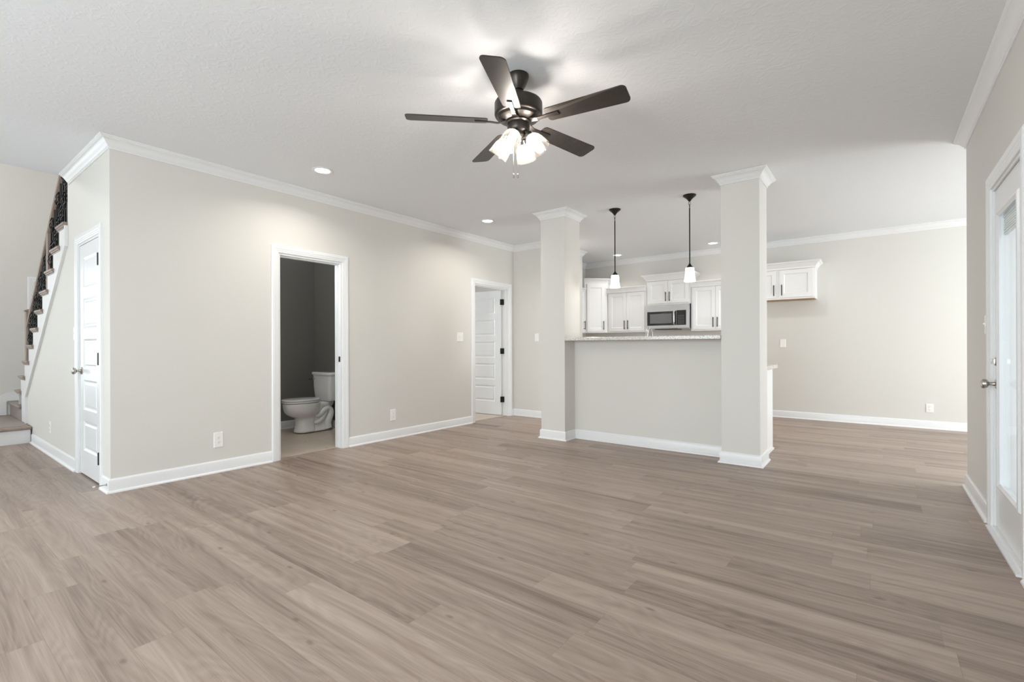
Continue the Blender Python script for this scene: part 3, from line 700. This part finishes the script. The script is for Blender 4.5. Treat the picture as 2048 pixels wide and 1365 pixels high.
# ------------------------------------------------------------------ recessed lights, pendants, added fill lamps
def lamp(name, kind, loc, power, color, radius, parent=None, **kw):
    d = bpy.data.lights.new(name, kind); d.energy = power; d.color = color
    if kind == 'AREA': d.shape = 'DISK'; d.size = radius * 2
    else: d.shadow_soft_size = radius
    for a, v in kw.items(): setattr(d, a, v)
    o = bpy.data.objects.new(name, d); COL.objects.link(o); o.location = loc
    if parent is not None: o.parent = parent
    return o
for p_ in fan_lamps: lamp('fan_lamp', 'POINT', p_, 3.3, (1.0, 0.96, 0.91), 0.026)
CAN_POS = [(-4.037, 2.430, 'round recessed ceiling light nearest the toilet room doorway'), (-3.987, 4.709, 'round recessed ceiling light near the far panel door'),
           (-3.667, 7.911, 'round recessed kitchen light seen behind the first pendant rod'), (-2.050, 7.930, 'round recessed kitchen light beside the right column')]
proto = None
for i, (x, y, lab) in enumerate(CAN_POS):
    if proto is None:
        c = empty('recessed_light', (x, y, Z), lab, 'recessed light', 'recessed ceiling lights')
        obj('trim_ring', MB().lathe([(0.062, 0.0), (0.092, -0.0005), (0.093, -0.004), (0.088, -0.007), (0.074, -0.008), (0.066, -0.004), (0.062, -0.001)], 36, cap=False), TRIM, c, smooth=40)
        obj('lens', MB().lathe([(0.0, -0.0028), (0.064, -0.0028), (0.064, -0.0008), (0.0, -0.0008)], 36), CANGLOW, c)
        proto = c
    else:
        c = copy_tree(proto); c.location = (x, y, Z); c['label'] = lab
    lamp('recessed_lamp', 'AREA', (x, y, Z - 0.012), 7 if i < 2 else 1.6, (1.0, 0.94, 0.86), 0.06, spread=math.radians(150 if i < 2 else 110))
lamp('foyer_fill', 'POINT', (-8.1, -0.5, 3.5), 48, (0.97, 0.98, 1.0), 0.15)  # unseen fill without fixture, added to brighten the wall beyond the stairs
lamp('bath_fill', 'POINT', (-5.05, 2.32, 2.0), 7.5, (0.97, 0.98, 1.0), 0.08)  # added fill, no fixture here; lifts the toilet out of the dark
lamp('kitchen_fill', 'AREA', (-3.74, 6.48, Z - 0.012), 8, (1.0, 0.95, 0.89), 0.07, spread=math.radians(160))  # unseen fill added for the cabinets, hidden by the left column
lamp('kitchen_fill', 'AREA', (-1.20, 6.90, Z - 0.012), 6, (1.0, 0.95, 0.89), 0.07, spread=math.radians(160))  # second added kitchen fill, out of sight behind the right column
PP = [(-2.466, 5.250, 'slim pendant with glowing white shade nearer the left column'), (-1.596, 5.250, 'slim pendant with glowing white shade nearer the right column')]
proto = None
for i, (x, y, lab) in enumerate(PP):
    if proto is None:
        p = empty('pendant_light', (x, y, Z), lab, 'pendant light', 'pendants over the bar')
        obj('canopy', MB().lathe([(0.0, -0.0005), (0.068, -0.0005), (0.069, -0.007), (0.060, -0.016), (0.035, -0.036), (0.020, -0.052), (0.012, -0.066), (0.0, -0.070)], 28), BLACKM, p, smooth=40)
        ch = MB()
        for q_ in range(2):
            zc = -0.088 - q_ * 0.030
            pts = [((0.009 * math.cos(a) if q_ == 0 else 0), (0.009 * math.cos(a) if q_ else 0), zc + 0.019 * math.sin(a)) for a in [2 * PI * j / 14 for j in range(14)]]
            ch.tube(pts, 0.0025, 6, True)
        obj('chain_link', ch, BLACKM, p, smooth=60)
        obj('rod', MB().lathe([(0.0, -0.134), (0.0065, -0.138), (0.0065, -0.745), (0.0, -0.747)], 12), BLACKM, p, smooth=40)
        obj('shade_cap', MB().lathe([(0.0, -0.735), (0.010, -0.738), (0.014, -0.750), (0.026, -0.764), (0.034, -0.776), (0.034, -0.786), (0.0, -0.786)], 24), BLACKM, p, smooth=40)
        obj('glass_shade', MB().lathe([(0.030, -0.782), (0.043, -0.784), (0.046, -0.800), (0.048, -0.850), (0.053, -0.890), (0.061, -0.930), (0.0585, -0.930), (0.050, -0.890), (0.045, -0.850), (0.043, -0.800), (0.040, -0.788), (0.030, -0.786)], 32, cap=False), PENDGLOW, p, smooth=50)
        proto = p
    else:
        p = copy_tree(proto); p.location = (x, y, Z); p['label'] = lab
    lamp('pendant_lamp', 'POINT', (x, y, Z - 0.95), 2.2, (1.0, 0.92, 0.82), 0.03)

# ------------------------------------------------------------------ kitchen
def cab_crown(mb, path, z0, hgt, proj, fnz, closed=False):
    prof = [(0, 0), (0.006, 0.0), (0.008, hgt * 0.2), (proj * 0.35, hgt * 0.45), (proj * 0.62, hgt * 0.72), (proj * 0.86, hgt * 0.80), (proj * 0.90, hgt * 0.86), (proj, hgt * 0.90), (proj, hgt), (0, hgt)]
    mb.sweep(path, prof, lambda x, y, h: fnz(x, y, z0 + h), closed)
def bar_pull(mb, x, z0, z1, fn):
    mb.tube([fn(x, z0, 0.030), fn(x, z1, 0.030)], 0.0065, 10)
    for z in (z0 + 0.02, z1 - 0.02): mb.tube([fn(x, z, 0.0), fn(x, z, 0.030)], 0.0045, 8)
def wall_cabinet(label, x0, x1, z0, z1, crown_h, crown_p, pulls='bottom', yf=YB - 0.33, crown_sides=(True, True), frame=0.03, bottom=None, door_gap=0.003, frl=None):
    c0 = ((x0 + x1) / 2, YB, z0)
    e = empty('wall_cabinet', c0, label, 'wall cabinet', 'white kitchen wall cabinets'); Rr = rel(c0)
    ff = lambda a, z, c: Rr(a, yf - c, z)
    obj('body', MB().box(Rr(x0, yf, z0), Rr(x1, YB - 0.001, z1)), CABW, e)
    if bottom is not None: obj('underside', MB().box(Rr(x0 + 0.018, yf + 0.02, z0 - 0.003), Rr(x1 - 0.018, YB - 0.002, z0 - 0.0002)), bottom, e)['label'] = 'bare wood underside'
    if crown_h:
        mb = MB(); p = [(x1, yf - 0.020), (x0, yf - 0.020)]
        if crown_sides[1]: p = [(x1, YB - 0.001)] + p
        if crown_sides[0]: p = p + [(x0, YB - 0.001)]
        cab_crown(mb, p, z1 - 0.018, crown_h + 0.018, crown_p, lambda x, y, z: Rr(x, y, z))
        mb.box(Rr(x0, yf - 0.020, z1 - 0.018), Rr(x1, yf, z1 + crown_h))
        obj('crown', mb, CABW, e, smooth=25)
    xm = (x0 + x1) / 2; g = 0.002 if frl is None else frl
    for s, (a, b) in ((0, (x0 + frame, xm - g)), (1, (xm + g, x1 - frame))):
        d = obj('door', MB().panelled(a, b, z0 + 0.025, z1 - 0.028, [(a + 0.055, z0 + 0.08, b - 0.055, z1 - 0.083)], 0.019, lambda p, q_, c: ff(p, q_, c + 0.0195), depth=0.008, slope=0.014), CABW, e)
        px = b - 0.030 if s == 0 else a + 0.030
        mb = MB(); bar_pull(mb, px, z0 + 0.055, z0 + 0.215, lambda p, q_, c: ff(p, q_, c + 0.0195))
        obj('handle', mb, BLACKM, d, smooth=40)
    return e
wall_cabinet('white two door wall cabinet between corner cabinet and microwave', -3.952, -3.212, 1.366, 2.105, 0.075, 0.05, crown_sides=(False, False))
wall_cabinet('short white two door cabinet directly above the microwave', -3.206, -2.450, 1.826, 2.262, 0.090, 0.075)
wall_cabinet('white two door wall cabinet between microwave and right column', -2.444, -1.672, 1.366, 2.105, 0.075, 0.05, crown_sides=(False, False))
wall_cabinet('short white cabinet hanging alone right of the right column', -1.640, -0.700, 1.806, 2.265, 0.080, 0.075, bottom=RAWWOOD, frame=0.03, frl=0.022)
# corner cabinet, diagonal front
KX, KY = XKL, YB
c0 = (KX, KY, 1.366)
ec = empty('wall_cabinet', c0, 'tall white corner cabinet with one door set diagonally', 'wall cabinet', 'white kitchen wall cabinets'); Rr = rel(c0)
pa, pb = Vector((KX + 0.33, KY - 0.645)), Vector((KX + 0.642, KY - 0.333))
z0, z1 = 1.366, 2.285
obj('body', MB().prism([(KX + 0.001, KY - 0.001), (KX + 0.001, pa.y), (pa.x, pa.y), (pb.x, pb.y), (pb.x, KY - 0.001)], lambda x, y, h: Rr(x, y, h), z0, z1), CABW, ec)
dd = (pb - pa); DL = dd.length; dd.normalize(); nn = Vector((dd.y, -dd.x))
fd = lambda a, z, c: Rr(pa.x + dd.x * a + nn.x * c, pa.y + dd.y * a + nn.y * c, z)
drc = obj('door', MB().panelled(0.045, DL - 0.06, z0 + 0.025, z1 - 0.03, [(0.10, z0 + 0.08, DL - 0.115, z1 - 0.085)], 0.019, lambda a, z, c: fd(a, z, c + 0.0195), depth=0.008, slope=0.014), CABW, ec)
mb = MB(); bar_pull(mb, DL - 0.09, z0 + 0.055, z0 + 0.215, lambda a, z, c: fd(a, z, c + 0.0195)); obj('handle', mb, BLACKM, drc, smooth=40)
mb = MB(); cab_crown(mb, [(pb.x, KY - 0.001), (pb.x, pb.y), (pa.x, pa.y), (KX + 0.001, pa.y)], z1 - 0.012, 0.092, 0.05, lambda x, y, z: Rr(x, y, z)); obj('crown', mb, CABW, ec, smooth=25)
# cabinet on the side wall
c0 = (KX, 7.53, 1.366)
es = empty('wall_cabinet', c0, 'white side wall cabinet mostly hidden behind the left column', 'wall cabinet', 'white kitchen wall cabinets'); Rr = rel(c0)
ya, yb = PY1 + 0.02, KY - 0.648
obj('body', MB().box(Rr(KX + 0.001, ya, 1.366), Rr(KX + 0.33, yb, 2.105)), CABW, es)
fe = lambda a, z, c: Rr(KX + 0.33 + c, a, z)
ds = obj('door', MB().panelled(ya + 0.03, yb - 0.03, 1.391, 2.077, [(ya + 0.085, 1.446, yb - 0.085, 2.022)], 0.019, lambda a, z, c: fe(a, z, c + 0.0195), depth=0.008, slope=0.014), CABW, es)
mb = MB(); bar_pull(mb, yb - 0.06, 1.421, 1.581, lambda a, z, c: fe(a, z, c + 0.0195)); obj('handle', mb, BLACKM, ds, smooth=40)
mb = MB(); cab_crown(mb, [(KX + 0.33, yb), (KX + 0.33, ya)], 2.087, 0.093, 0.05, lambda x, y, z: Rr(x, y, z)); obj('crown', mb, CABW, es, smooth=25)

# microwave
mx0, mx1, my, mz0, mz1 = -3.188, -2.456, YB - 0.40, 1.408, 1.820
c0 = ((mx0 + mx1) / 2, YB, mz0)
mw = empty('microwave', c0, 'stainless over the range microwave with black glass door', 'microwave'); Rr = rel(c0)
fm = lambda a, z, c: Rr(a, my - c, z)
obj('body', MB().box(Rr(mx0, my, mz0), Rr(mx1, YB - 0.001, mz1)), STEEL, mw, bevel=0.004)
obj('front_panel', MB().boxm((mx0, mz0 + 0.012, 0.0005), (mx1, mz1 - 0.002, 0.020), fm), STEEL, mw, bevel=0.003)
px0 = mx1 - 0.205
dr = obj('door', MB().boxm((mx0 + 0.025, mz0 + 0.060, 0.0202), (px0 - 0.005, mz1 - 0.115, 0.028), fm), DGLASS, mw, bevel=0.002)
obj('window', MB().boxm((mx0 + 0.075, mz0 + 0.095, 0.0282), (px0 - 0.075, mz1 - 0.155, 0.0295), fm), MWWIN, dr)
obj('handle', MB().tube([fm(px0 - 0.030, mz0 + 0.070, 0.028), fm(px0 - 0.030, mz0 + 0.080, 0.055), fm(px0 - 0.030, mz0 + 0.12, 0.062), fm(px0 - 0.030, mz1 - 0.165, 0.062), fm(px0 - 0.030, mz1 - 0.125, 0.055), fm(px0 - 0.030, mz1 - 0.115, 0.028)], 0.013, 12), STEEL, dr, smooth=50)
cp = obj('control_panel', MB().boxm((px0, mz0 + 0.060, 0.0202), (mx1 - 0.045, mz1 - 0.105, 0.026), fm), DGLASS, mw, bevel=0.002)
kb = MB()
for r_ in range(6):
    for q_ in range(4):
        kb.boxm((px0 + 0.035 + q_ * 0.026, mz0 + 0.082 + r_ * 0.026, 0.0262), (px0 + 0.050 + q_ * 0.026, mz0 + 0.090 + r_ * 0.026, 0.0266), fm)
obj('keypad', kb, simple('keypad_print', (0.16, 0.16, 0.16), 0.5), cp)
obj('grille', MB().boxm((mx0 + 0.15, mz0 - 0.010, -0.25), (mx1 - 0.20, mz0 - 0.0005, 0.012), fm), BLACKM, mw)

# bar top, peninsula base, lower counter, faucet
tag(obj('bar_countertop', MB().box((LC1 + 0.002, 4.838, 1.184), (RC0 - 0.002, 5.33, 1.222)), GRANITE, bevel=0.006), 'speckled granite bar top spanning between the two columns', 'countertop')
pc = empty('peninsula_cabinet', (-1.9, 5.5, 0), 'white base cabinet run behind the bar half wall', 'base cabinet'); Rr = rel((-1.9, 5.5, 0))
obj('body', MB().box(Rr(-2.90, COLY1 + 0.004, 0.10), Rr(-0.915, 5.79, 0.874)).box(Rr(-2.90, COLY1 + 0.004, 0.001), Rr(-0.97, 5.72, 0.10)), CABW, pc)
obj('end_panel', MB().box(Rr(-0.914, COLY1 + 0.034, 0.001), Rr(-0.895, 5.815, 0.874)), CABW, pc)
obj('shoe_strip', MB().box(Rr(-0.8945, COLY1 + 0.034, 0.001), Rr(-0.882, 5.820, 0.020)), CABW, pc)
for k in range(4):
    a = -2.88 + k * 0.49
    dp = obj('door', MB().panelled(a, a + 0.47, 0.12, 0.86, [(a + 0.055, 0.175, a + 0.415, 0.805)], 0.019, lambda p, q_, c: Rr(p, 5.791 + c + 0.019, q_), depth=0.008, slope=0.014), CABW, pc)
tag(obj('kitchen_countertop', MB().box((-2.92, COLY1 + 0.002, 0.876), (-0.850, 5.855, 0.914)), GRANITE, bevel=0.006), 'lower granite counter poking out behind the right column', 'countertop')
fc = empty('kitchen_faucet', (-2.125, 5.36, 0.9145), 'brushed steel gooseneck faucet rising behind the bar top', 'faucet')
pts = [(0, 0, 0.02), (0, 0, 0.26)] + [(0, 0.085 - 0.085 * math.cos(a), 0.26 + 0.155 * math.sin(a)) for a in [PI * j / 14 for j in range(1, 15)]] + [(0, 0.17, 0.20)]
obj('spout', MB().lathe([(0.0, 0), (0.028, 0), (0.027, 0.012), (0.018, 0.03), (0.015, 0.06)], 20).tube(pts, 0.0165, 12), STEEL, fc, smooth=50)
obj('lever', MB().tube([(0.015, 0, 0.07), (0.045, 0, 0.08), (0.075, 0, 0.12)], [0.012, 0.009, 0.006], 10), STEEL, fc, smooth=50)

# ------------------------------------------------------------------ toilet
TX, TY = -5.945, 3.745
to = empty('toilet', (TX, TY, 0.004), 'white two piece toilet in the dim small room', 'toilet')
def superellipse(cx, cy, rx, ry_f, ry_b, n=28, p=2.3):
    r = []
    for k in range(n):
        a = 2 * PI * k / n; c, s = math.cos(a), math.sin(a)
        ry = ry_b if s > 0 else ry_f
        r.append((cx + rx * math.copysign(abs(c) ** (2 / p), c), cy + ry * math.copysign(abs(s) ** (2 / p), s)))
    return r
def loft(rings, cap=True):
    mb = MB(); n = len(rings[0][0]); vs2 = []; fs2 = []
    for poly, z in rings: vs2 += [(x, y, z) for x, y in poly]
    for i in range(len(rings) - 1):
        for k in range(n): fs2.append((i * n + k, i * n + (k + 1) % n, (i + 1) * n + (k + 1) % n, (i + 1) * n + k))
    if cap: fs2 += [tuple(range(n))[::-1], tuple((len(rings) - 1) * n + k for k in range(n))]
    return mb.add(vs2, fs2)
# y=0 is the wall, bowl points to -y; rim front about -0.72
S = superellipse
bowl = [(S(0, -0.405, 0.118, 0.165, 0.10, p=2.6), 0.0), (S(0, -0.405, 0.116, 0.163, 0.10, p=2.6), 0.03), (S(0, -0.405, 0.105, 0.150, 0.09, p=2.6), 0.055), (S(0, -0.405, 0.101, 0.142, 0.09, p=2.6), 0.10), (S(0, -0.405, 0.100, 0.139, 0.09, p=2.6), 0.17), (S(0, -0.407, 0.101, 0.140, 0.09, p=2.6), 0.200),
        (S(0, -0.430, 0.122, 0.182, 0.13, p=2.4), 0.222), (S(0, -0.448, 0.148, 0.220, 0.18), 0.252), (S(0, -0.452, 0.166, 0.240, 0.20), 0.290), (S(0, -0.454, 0.176, 0.250, 0.21), 0.335), (S(0, -0.454, 0.180, 0.254, 0.22), 0.372), (S(0, -0.454, 0.179, 0.253, 0.22), 0.390), (S(0, -0.454, 0.172, 0.246, 0.216), 0.396)]
body = loft(bowl)
for rings in ([(S(0, -0.25, 0.112, 0.25, 0.155, p=3), 0.0), (S(0, -0.25, 0.110, 0.25, 0.153, p=3), 0.028), (S(0, -0.25, 0.085, 0.24, 0.135, p=3), 0.04), (S(0, -0.25, 0.075, 0.22, 0.125, p=2.6), 0.10), (S(0, -0.235, 0.072, 0.20, 0.125), 0.20), (S(0, -0.21, 0.085, 0.20, 0.14), 0.29), (S(0, -0.175, 0.125, 0.19, 0.150), 0.362), (S(0, -0.17, 0.130, 0.19, 0.150), 0.396)],):
    L_ = loft(rings); body.add(L_.v, L_.f)
obj('bowl', body, CERAMIC, to, smooth=60, sub=1)
def spline(pts, rs, m=5):
    P = [Vector(p) for p in pts]; op, orr = [], []
    for i in range(len(P) - 1):
        p0, p1, p2, p3 = P[max(i - 1, 0)], P[i], P[i + 1], P[min(i + 2, len(P) - 1)]
        for k in range(m):
            t = k / m
            op.append(0.5 * ((2 * p1) + (p2 - p0) * t + (2 * p0 - 5 * p1 + 4 * p2 - p3) * t * t + (3 * p1 - p0 - 3 * p2 + p3) * t ** 3)); orr.append(rs[i] + (rs[i + 1] - rs[i]) * t)
    return op + [P[-1]], orr + [rs[-1]]
# visible trapway tubes on both sides
tr = MB()
for s in (-1, 1):
    tr.tube(*spline([(s * 0.055, -0.34, 0.235), (s * 0.072, -0.29, 0.215), (s * 0.078, -0.245, 0.24), (s * 0.080, -0.20, 0.285), (s * 0.080, -0.150, 0.300), (s * 0.080, -0.112, 0.275), (s * 0.080, -0.105, 0.225), (s * 0.080, -0.128, 0.165), (s * 0.078, -0.150, 0.11), (s * 0.075, -0.145, 0.035)], [0.026, 0.034, 0.036, 0.038, 0.038, 0.038, 0.040, 0.044, 0.046, 0.050]), 14)
    tr.tube(*spline([(s * 0.060, -0.345, 0.125), (s * 0.074, -0.30, 0.125), (s * 0.078, -0.25, 0.155), (s * 0.076, -0.205, 0.205), (s * 0.070, -0.175, 0.24)], [0.022, 0.030, 0.030, 0.028, 0.024]), 12)
obj('trapway', tr, CERAMIC, to, smooth=60)
obj('seat', loft([(S(0, -0.455, 0.170, 0.248, 0.195), 0.397), (S(0, -0.455, 0.172, 0.250, 0.197), 0.404), (S(0, -0.457, 0.183, 0.258, 0.202), 0.405), (S(0, -0.457, 0.185, 0.260, 0.204), 0.411), (S(0, -0.457, 0.183, 0.258, 0.202), 0.419)]), CERAMIC, to, smooth=30)
obj('lid', loft([(S(0, -0.457, 0.172, 0.248, 0.195), 0.420), (S(0, -0.457, 0.174, 0.250, 0.197), 0.427), (S(0, -0.457, 0.185, 0.260, 0.205), 0.428), (S(0, -0.457, 0.188, 0.263, 0.208), 0.436), (S(0, -0.457, 0.182, 0.256, 0.203), 0.446), (S(0, -0.457, 0.120, 0.18, 0.14), 0.452)]), CERAMIC, to, smooth=30)
R_ = lambda w_, d0, d1, z: ([(p[0], p[1]) for p in S(0, (d0 + d1) / 2, w_, abs(d0 - d1) / 2, abs(d0 - d1) / 2, 40, 6)], z)
tank = obj('tank', loft([R_(0.180, -0.190, -0.03, 0.398), R_(0.190, -0.197, -0.025, 0.42), R_(0.208, -0.207, -0.02, 0.58), R_(0.216, -0.211, -0.018, 0.735)]), CERAMIC, to, smooth=45)
obj('tank_lid', loft([R_(0.222, -0.217, -0.014, 0.736), R_(0.230, -0.225, -0.010, 0.748), R_(0.230, -0.225, -0.010, 0.767), R_(0.222, -0.217, -0.014, 0.778)]), CERAMIC, to, smooth=45)
obj('flush_lever', MB().tube([(-0.15, -0.209, 0.685), (-0.15, -0.235, 0.685)], 0.012, 10).tube([(-0.15, -0.233, 0.685), (-0.20, -0.24, 0.68), (-0.235, -0.24, 0.677)], [0.008, 0.007, 0.008], 8), NICKEL, tank, smooth=50)

# ------------------------------------------------------------------ switches, outlets, door stop
def plate(name, label, cat, a, z, wdt, hgt, fn, kind, group):
    e = empty(name, fn(a, z, 0), label, cat, group); Rr = rel(fn(a, z, 0)); f = lambda p, q_, c: Rr(*fn(a + p, z + q_, -c))
    h, w_ = hgt / 2, wdt / 2
    mb = MB().boxm((-w_, -h, 0.0003), (w_, h, 0.003), f); mb.add([f(-w_, -h, 0.003), f(w_, -h, 0.003), f(w_, h, 0.003), f(-w_, h, 0.003), f(-w_ + 0.004, -h + 0.004, 0.006), f(w_ - 0.004, -h + 0.004, 0.006), f(w_ - 0.004, h - 0.004, 0.006), f(-w_ + 0.004, h - 0.004, 0.006)], [(0, 1, 5, 4), (1, 2, 6, 5), (2, 3, 7, 6), (3, 0, 4, 7), (4, 5, 6, 7)])
    obj('cover_plate', mb, PLATE, e)
    if kind.startswith('switch'):
        n_ = int(kind[-1])
        for k in range(n_):
            o = (k - (n_ - 1) / 2) * 0.046
            obj('toggle', MB().boxm((o - 0.006, -0.012, 0.0062), (o + 0.006, 0.012, 0.008), f).boxm((o - 0.0045, 0.0, 0.008), (o + 0.0045, 0.010, 0.017), f), PLATE, e)
    else:
        for s in (-1, 1):
            rc = obj('receptacle', MB().lathe([(0.0, 0.0062), (0.016, 0.0062), (0.016, 0.0085), (0.0, 0.0085)], 20, lambda x, y, zz: f(x, s * 0.021 + y * 0.82, zz)), PLATE, e)
            obj('slots', MB().boxm((-0.007, s * 0.021 - 0.002, 0.0086), (-0.005, s * 0.021 + 0.006, 0.009), f).boxm((0.005, s * 0.021 - 0.002, 0.0086), (0.007, s * 0.021 + 0.006, 0.009), f).boxm((-0.002, s * 0.021 - 0.010, 0.0086), (0.002, s * 0.021 - 0.006, 0.009), f), SLOT, rc)
    return e
SWG, OUG = 'white light switches', 'white wall outlets'
plate('light_switch', 'white double light switch on the long wall beside the far panel door', 'light switch', 4.935, 1.255, 0.122, 0.130, f_left, 'switch2', SWG)
plate('light_switch', 'white light switch on the narrow wall left of the first column', 'light switch', -4.237, 1.258, 0.076, 0.122, f_hall, 'switch1', SWG)
plate('light_switch', 'white light switch seen edge on beside the glazed door', 'light switch', 4.300, 1.250, 0.076, 0.124, f_right, 'switch1', SWG)
plate('light_switch', 'white light switch on the stair wall beside the closet door', 'light switch', -5.825, 1.252, 0.076, 0.120, f_stair, 'switch1', SWG)
plate('light_switch', 'white plate on the rear wall under the lone short cabinet', 'light switch', -1.155, 1.153, 0.078, 0.124, f_back, 'switch1', SWG)
plate('wall_outlet', 'white outlet low on the wall left of the toilet room doorway', 'outlet', 1.803, 0.291, 0.078, 0.136, f_left, 'outlet', OUG)
plate('wall_outlet', 'white outlet low on the wall between the two doorways', 'outlet', 3.750, 0.287, 0.080, 0.136, f_left, 'outlet', OUG)
plate('wall_outlet', 'white outlet low on the wall under the stairs', 'outlet', -6.92, 0.283, 0.078, 0.124, f_stair, 'outlet', OUG)
plate('wall_outlet', 'white outlet low on the rear wall near the glazed door', 'outlet', 0.562, 0.275, 0.076, 0.116, f_back, 'outlet', OUG)
ds_ = empty('door_stop', (-4.735, YS - 0.014, 0.060), 'thin metal door stop on the baseboard by the closet door', 'door stop')
obj('rod', MB().lathe([(0.0, 0.0), (0.010, 0.0), (0.010, 0.004), (0.004, 0.006), (0.004, 0.070), (0.0, 0.070)], 12, lambda x, y, z: (x, -z, y)), NICKEL, ds_, smooth=40)
obj('tip', MB().lathe([(0.0, 0.070), (0.007, 0.070), (0.007, 0.084), (0.0, 0.086)], 12, lambda x, y, z: (x, -z, y)), RUBBER, ds_, smooth=40)
